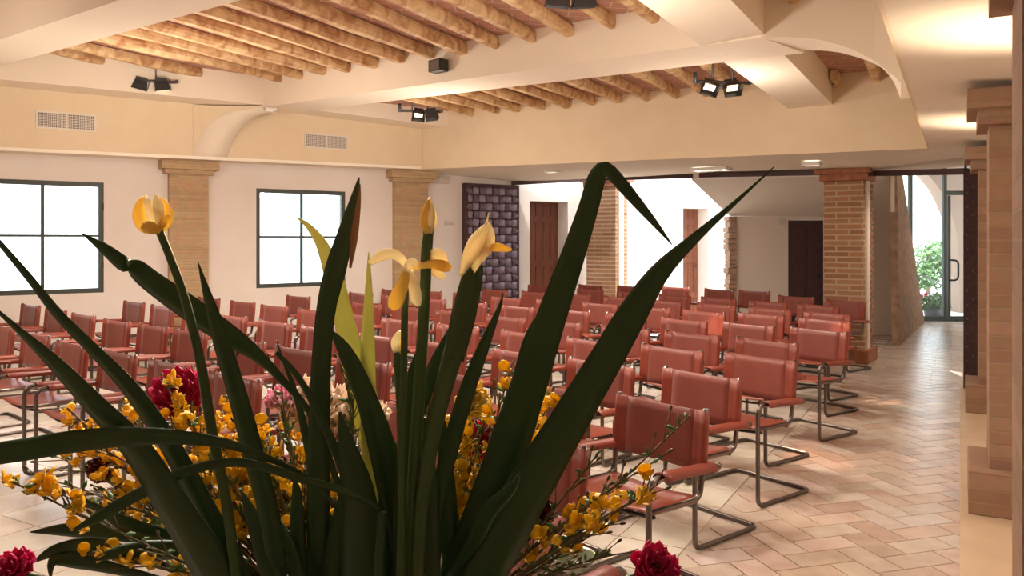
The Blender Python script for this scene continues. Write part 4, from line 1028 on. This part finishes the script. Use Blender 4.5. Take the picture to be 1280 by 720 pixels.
r = thing('glass_dish', 'small olive glass dish half hidden by sprigs right of the bouquet', 'dish', (p.x,p.y,p.z-.012))
m = MB(); m.lathe([(0,0),(.012,0),(.024,.008),(.030,.018),(.031,.020),(.028,.019),(.022,.010),(0,.004)], 28); m.build('dish', M['vase'], r)
m = MB(); m.tube([(0,0,0),(0,0,-.06),(-.02,-.0,-.11)], [.004,.004,.004], 8); m.build('stem', M['vase'], r)
# ================================================================= LIGHT AND CAMERA
def light(kind, name, loc, energy, col, **k):
    l = bpy.data.lights.new(name, kind); l.energy = energy; l.color = col
    for a, b in k.items():
        if a not in ('target','rot'): setattr(l, a, b)
    o = bpy.data.objects.new(name, l); C.objects.link(o); o.location = loc
    if 'target' in k:
        o.rotation_euler = (V(k['target'])-V(loc)).to_track_quat('-Z','Y').to_euler()
    return o
WARM = (1,.88,.75)
w = bpy.data.worlds.new('World'); bpy.context.scene.world = w; w.use_nodes = True
bg = w.node_tree.nodes['Background']; bg.inputs[0].default_value = (.84,.92,1,1); bg.inputs[1].default_value = 4.2
sun = light('SUN', 'sun', (0,0,20), 8, (1,.95,.88), angle=R(.6)); sun.rotation_euler = V((-.08,.14,-.985)).to_track_quat('-Z','Y').to_euler()
# halogens of the twin floods, plus added fill lamps that have no fitting
def halogen(p, e=20): light('POINT', 'halogen', p, e, WARM, shadow_soft_size=.12)
def fill_beam(p, e=120, d=(0,0,-1), size=158): light('SPOT', 'halogen_fill', p, e, WARM, spot_size=R(size), spot_blend=1, shadow_soft_size=.15, target=V(p)+V(d))
halogen(at(183,140,7.8), 22); halogen(at(527,180,9.9), 12); halogen(at(903,160,7.0), 26); halogen((.3,4.7,2.35), 48)
halogen((-2.6,7.3,2.3), 56); halogen((-.6,8.6,2.35), 34); halogen((-4.7,5.2,2.3), 52)  # these and the last one above are added fill without fittings
for p, e in (((-3.3,7.3,2.85),190),((-.9,6.0,2.8),190),((-5.2,4.6,2.85),170),((-1.3,9.6,2.8),150),((1.2,7.6,2.75),170),((.3,4.2,2.75),110)): fill_beam(p, e)  # downward fill added over the bays, not set at the fittings
fill_beam((-.25,2.1,2.75), 240, (-.05,-.75,-1), 60)  # unseen top light added for the bouquet
fill_beam((-1.7,1.9,2.75), 130); fill_beam((1.7,2.4,2.27), 38, (-.25,.3,-1), 140)  # unseen lamps added to brighten the front chair and near floor
fill_beam((4.75,9.2,2.25), 42, (.1,.1,-1), 150)
# uplights on the aisle wall between the piers
for a in (-1.25, 1.75):
    p = Wr(a,.12,1.75); light('SPOT', 'wall_uplight', p, 45, (1,.84,.62), spot_size=R(95), spot_blend=.9, shadow_soft_size=.05, target=p+V((-.12,.02,1)))
# tight halogen pools on the chairs and the floor
def pool(src, dst, e, size=7): light('SPOT', 'halogen_pool', src, e, (1,.62,.38), spot_size=R(size), spot_blend=.8, shadow_soft_size=.03, target=dst)
pool((1.9,8.0,2.75), atz(1020,573,0), 520, 8); pool((1.9,7.8,2.75), atz(1095,500,0), 420, 8)
pool((-.5,6.0,3.0), at(880,400,7.78), 900, 5); pool((-.2,5.6,3.0), at(1030,405,6.95), 700, 5)
pool((.3,4.9,2.85), V((-.2,.93,1.27)), 800, 20)
# daylight falling through the entrance
cam = bpy.data.cameras.new('Camera'); co_ = bpy.data.objects.new('Camera', cam); C.objects.link(co_)
co_.location = (0,0,EYE); co_.rotation_euler = (R(90),0,0)
cam.sensor_width = 36; cam.lens = 36*FOC/1280; cam.shift_y = -(360-HZ)/1280; cam.clip_start = .02; cam.clip_end = 200
sc = bpy.context.scene; sc.camera = co_
sc.view_settings.view_transform = 'Standard'; sc.view_settings.look = 'None'; sc.view_settings.exposure = .12; sc.view_settings.gamma = 1; sc.view_settings.use_curve_mapping = False
sc.cycles.use_denoising = True; sc.cycles.max_bounces = 8; sc.cycles.diffuse_bounces = 5; sc.cycles.transparent_max_bounces = 12; sc.cycles.sample_clamp_indirect = 6
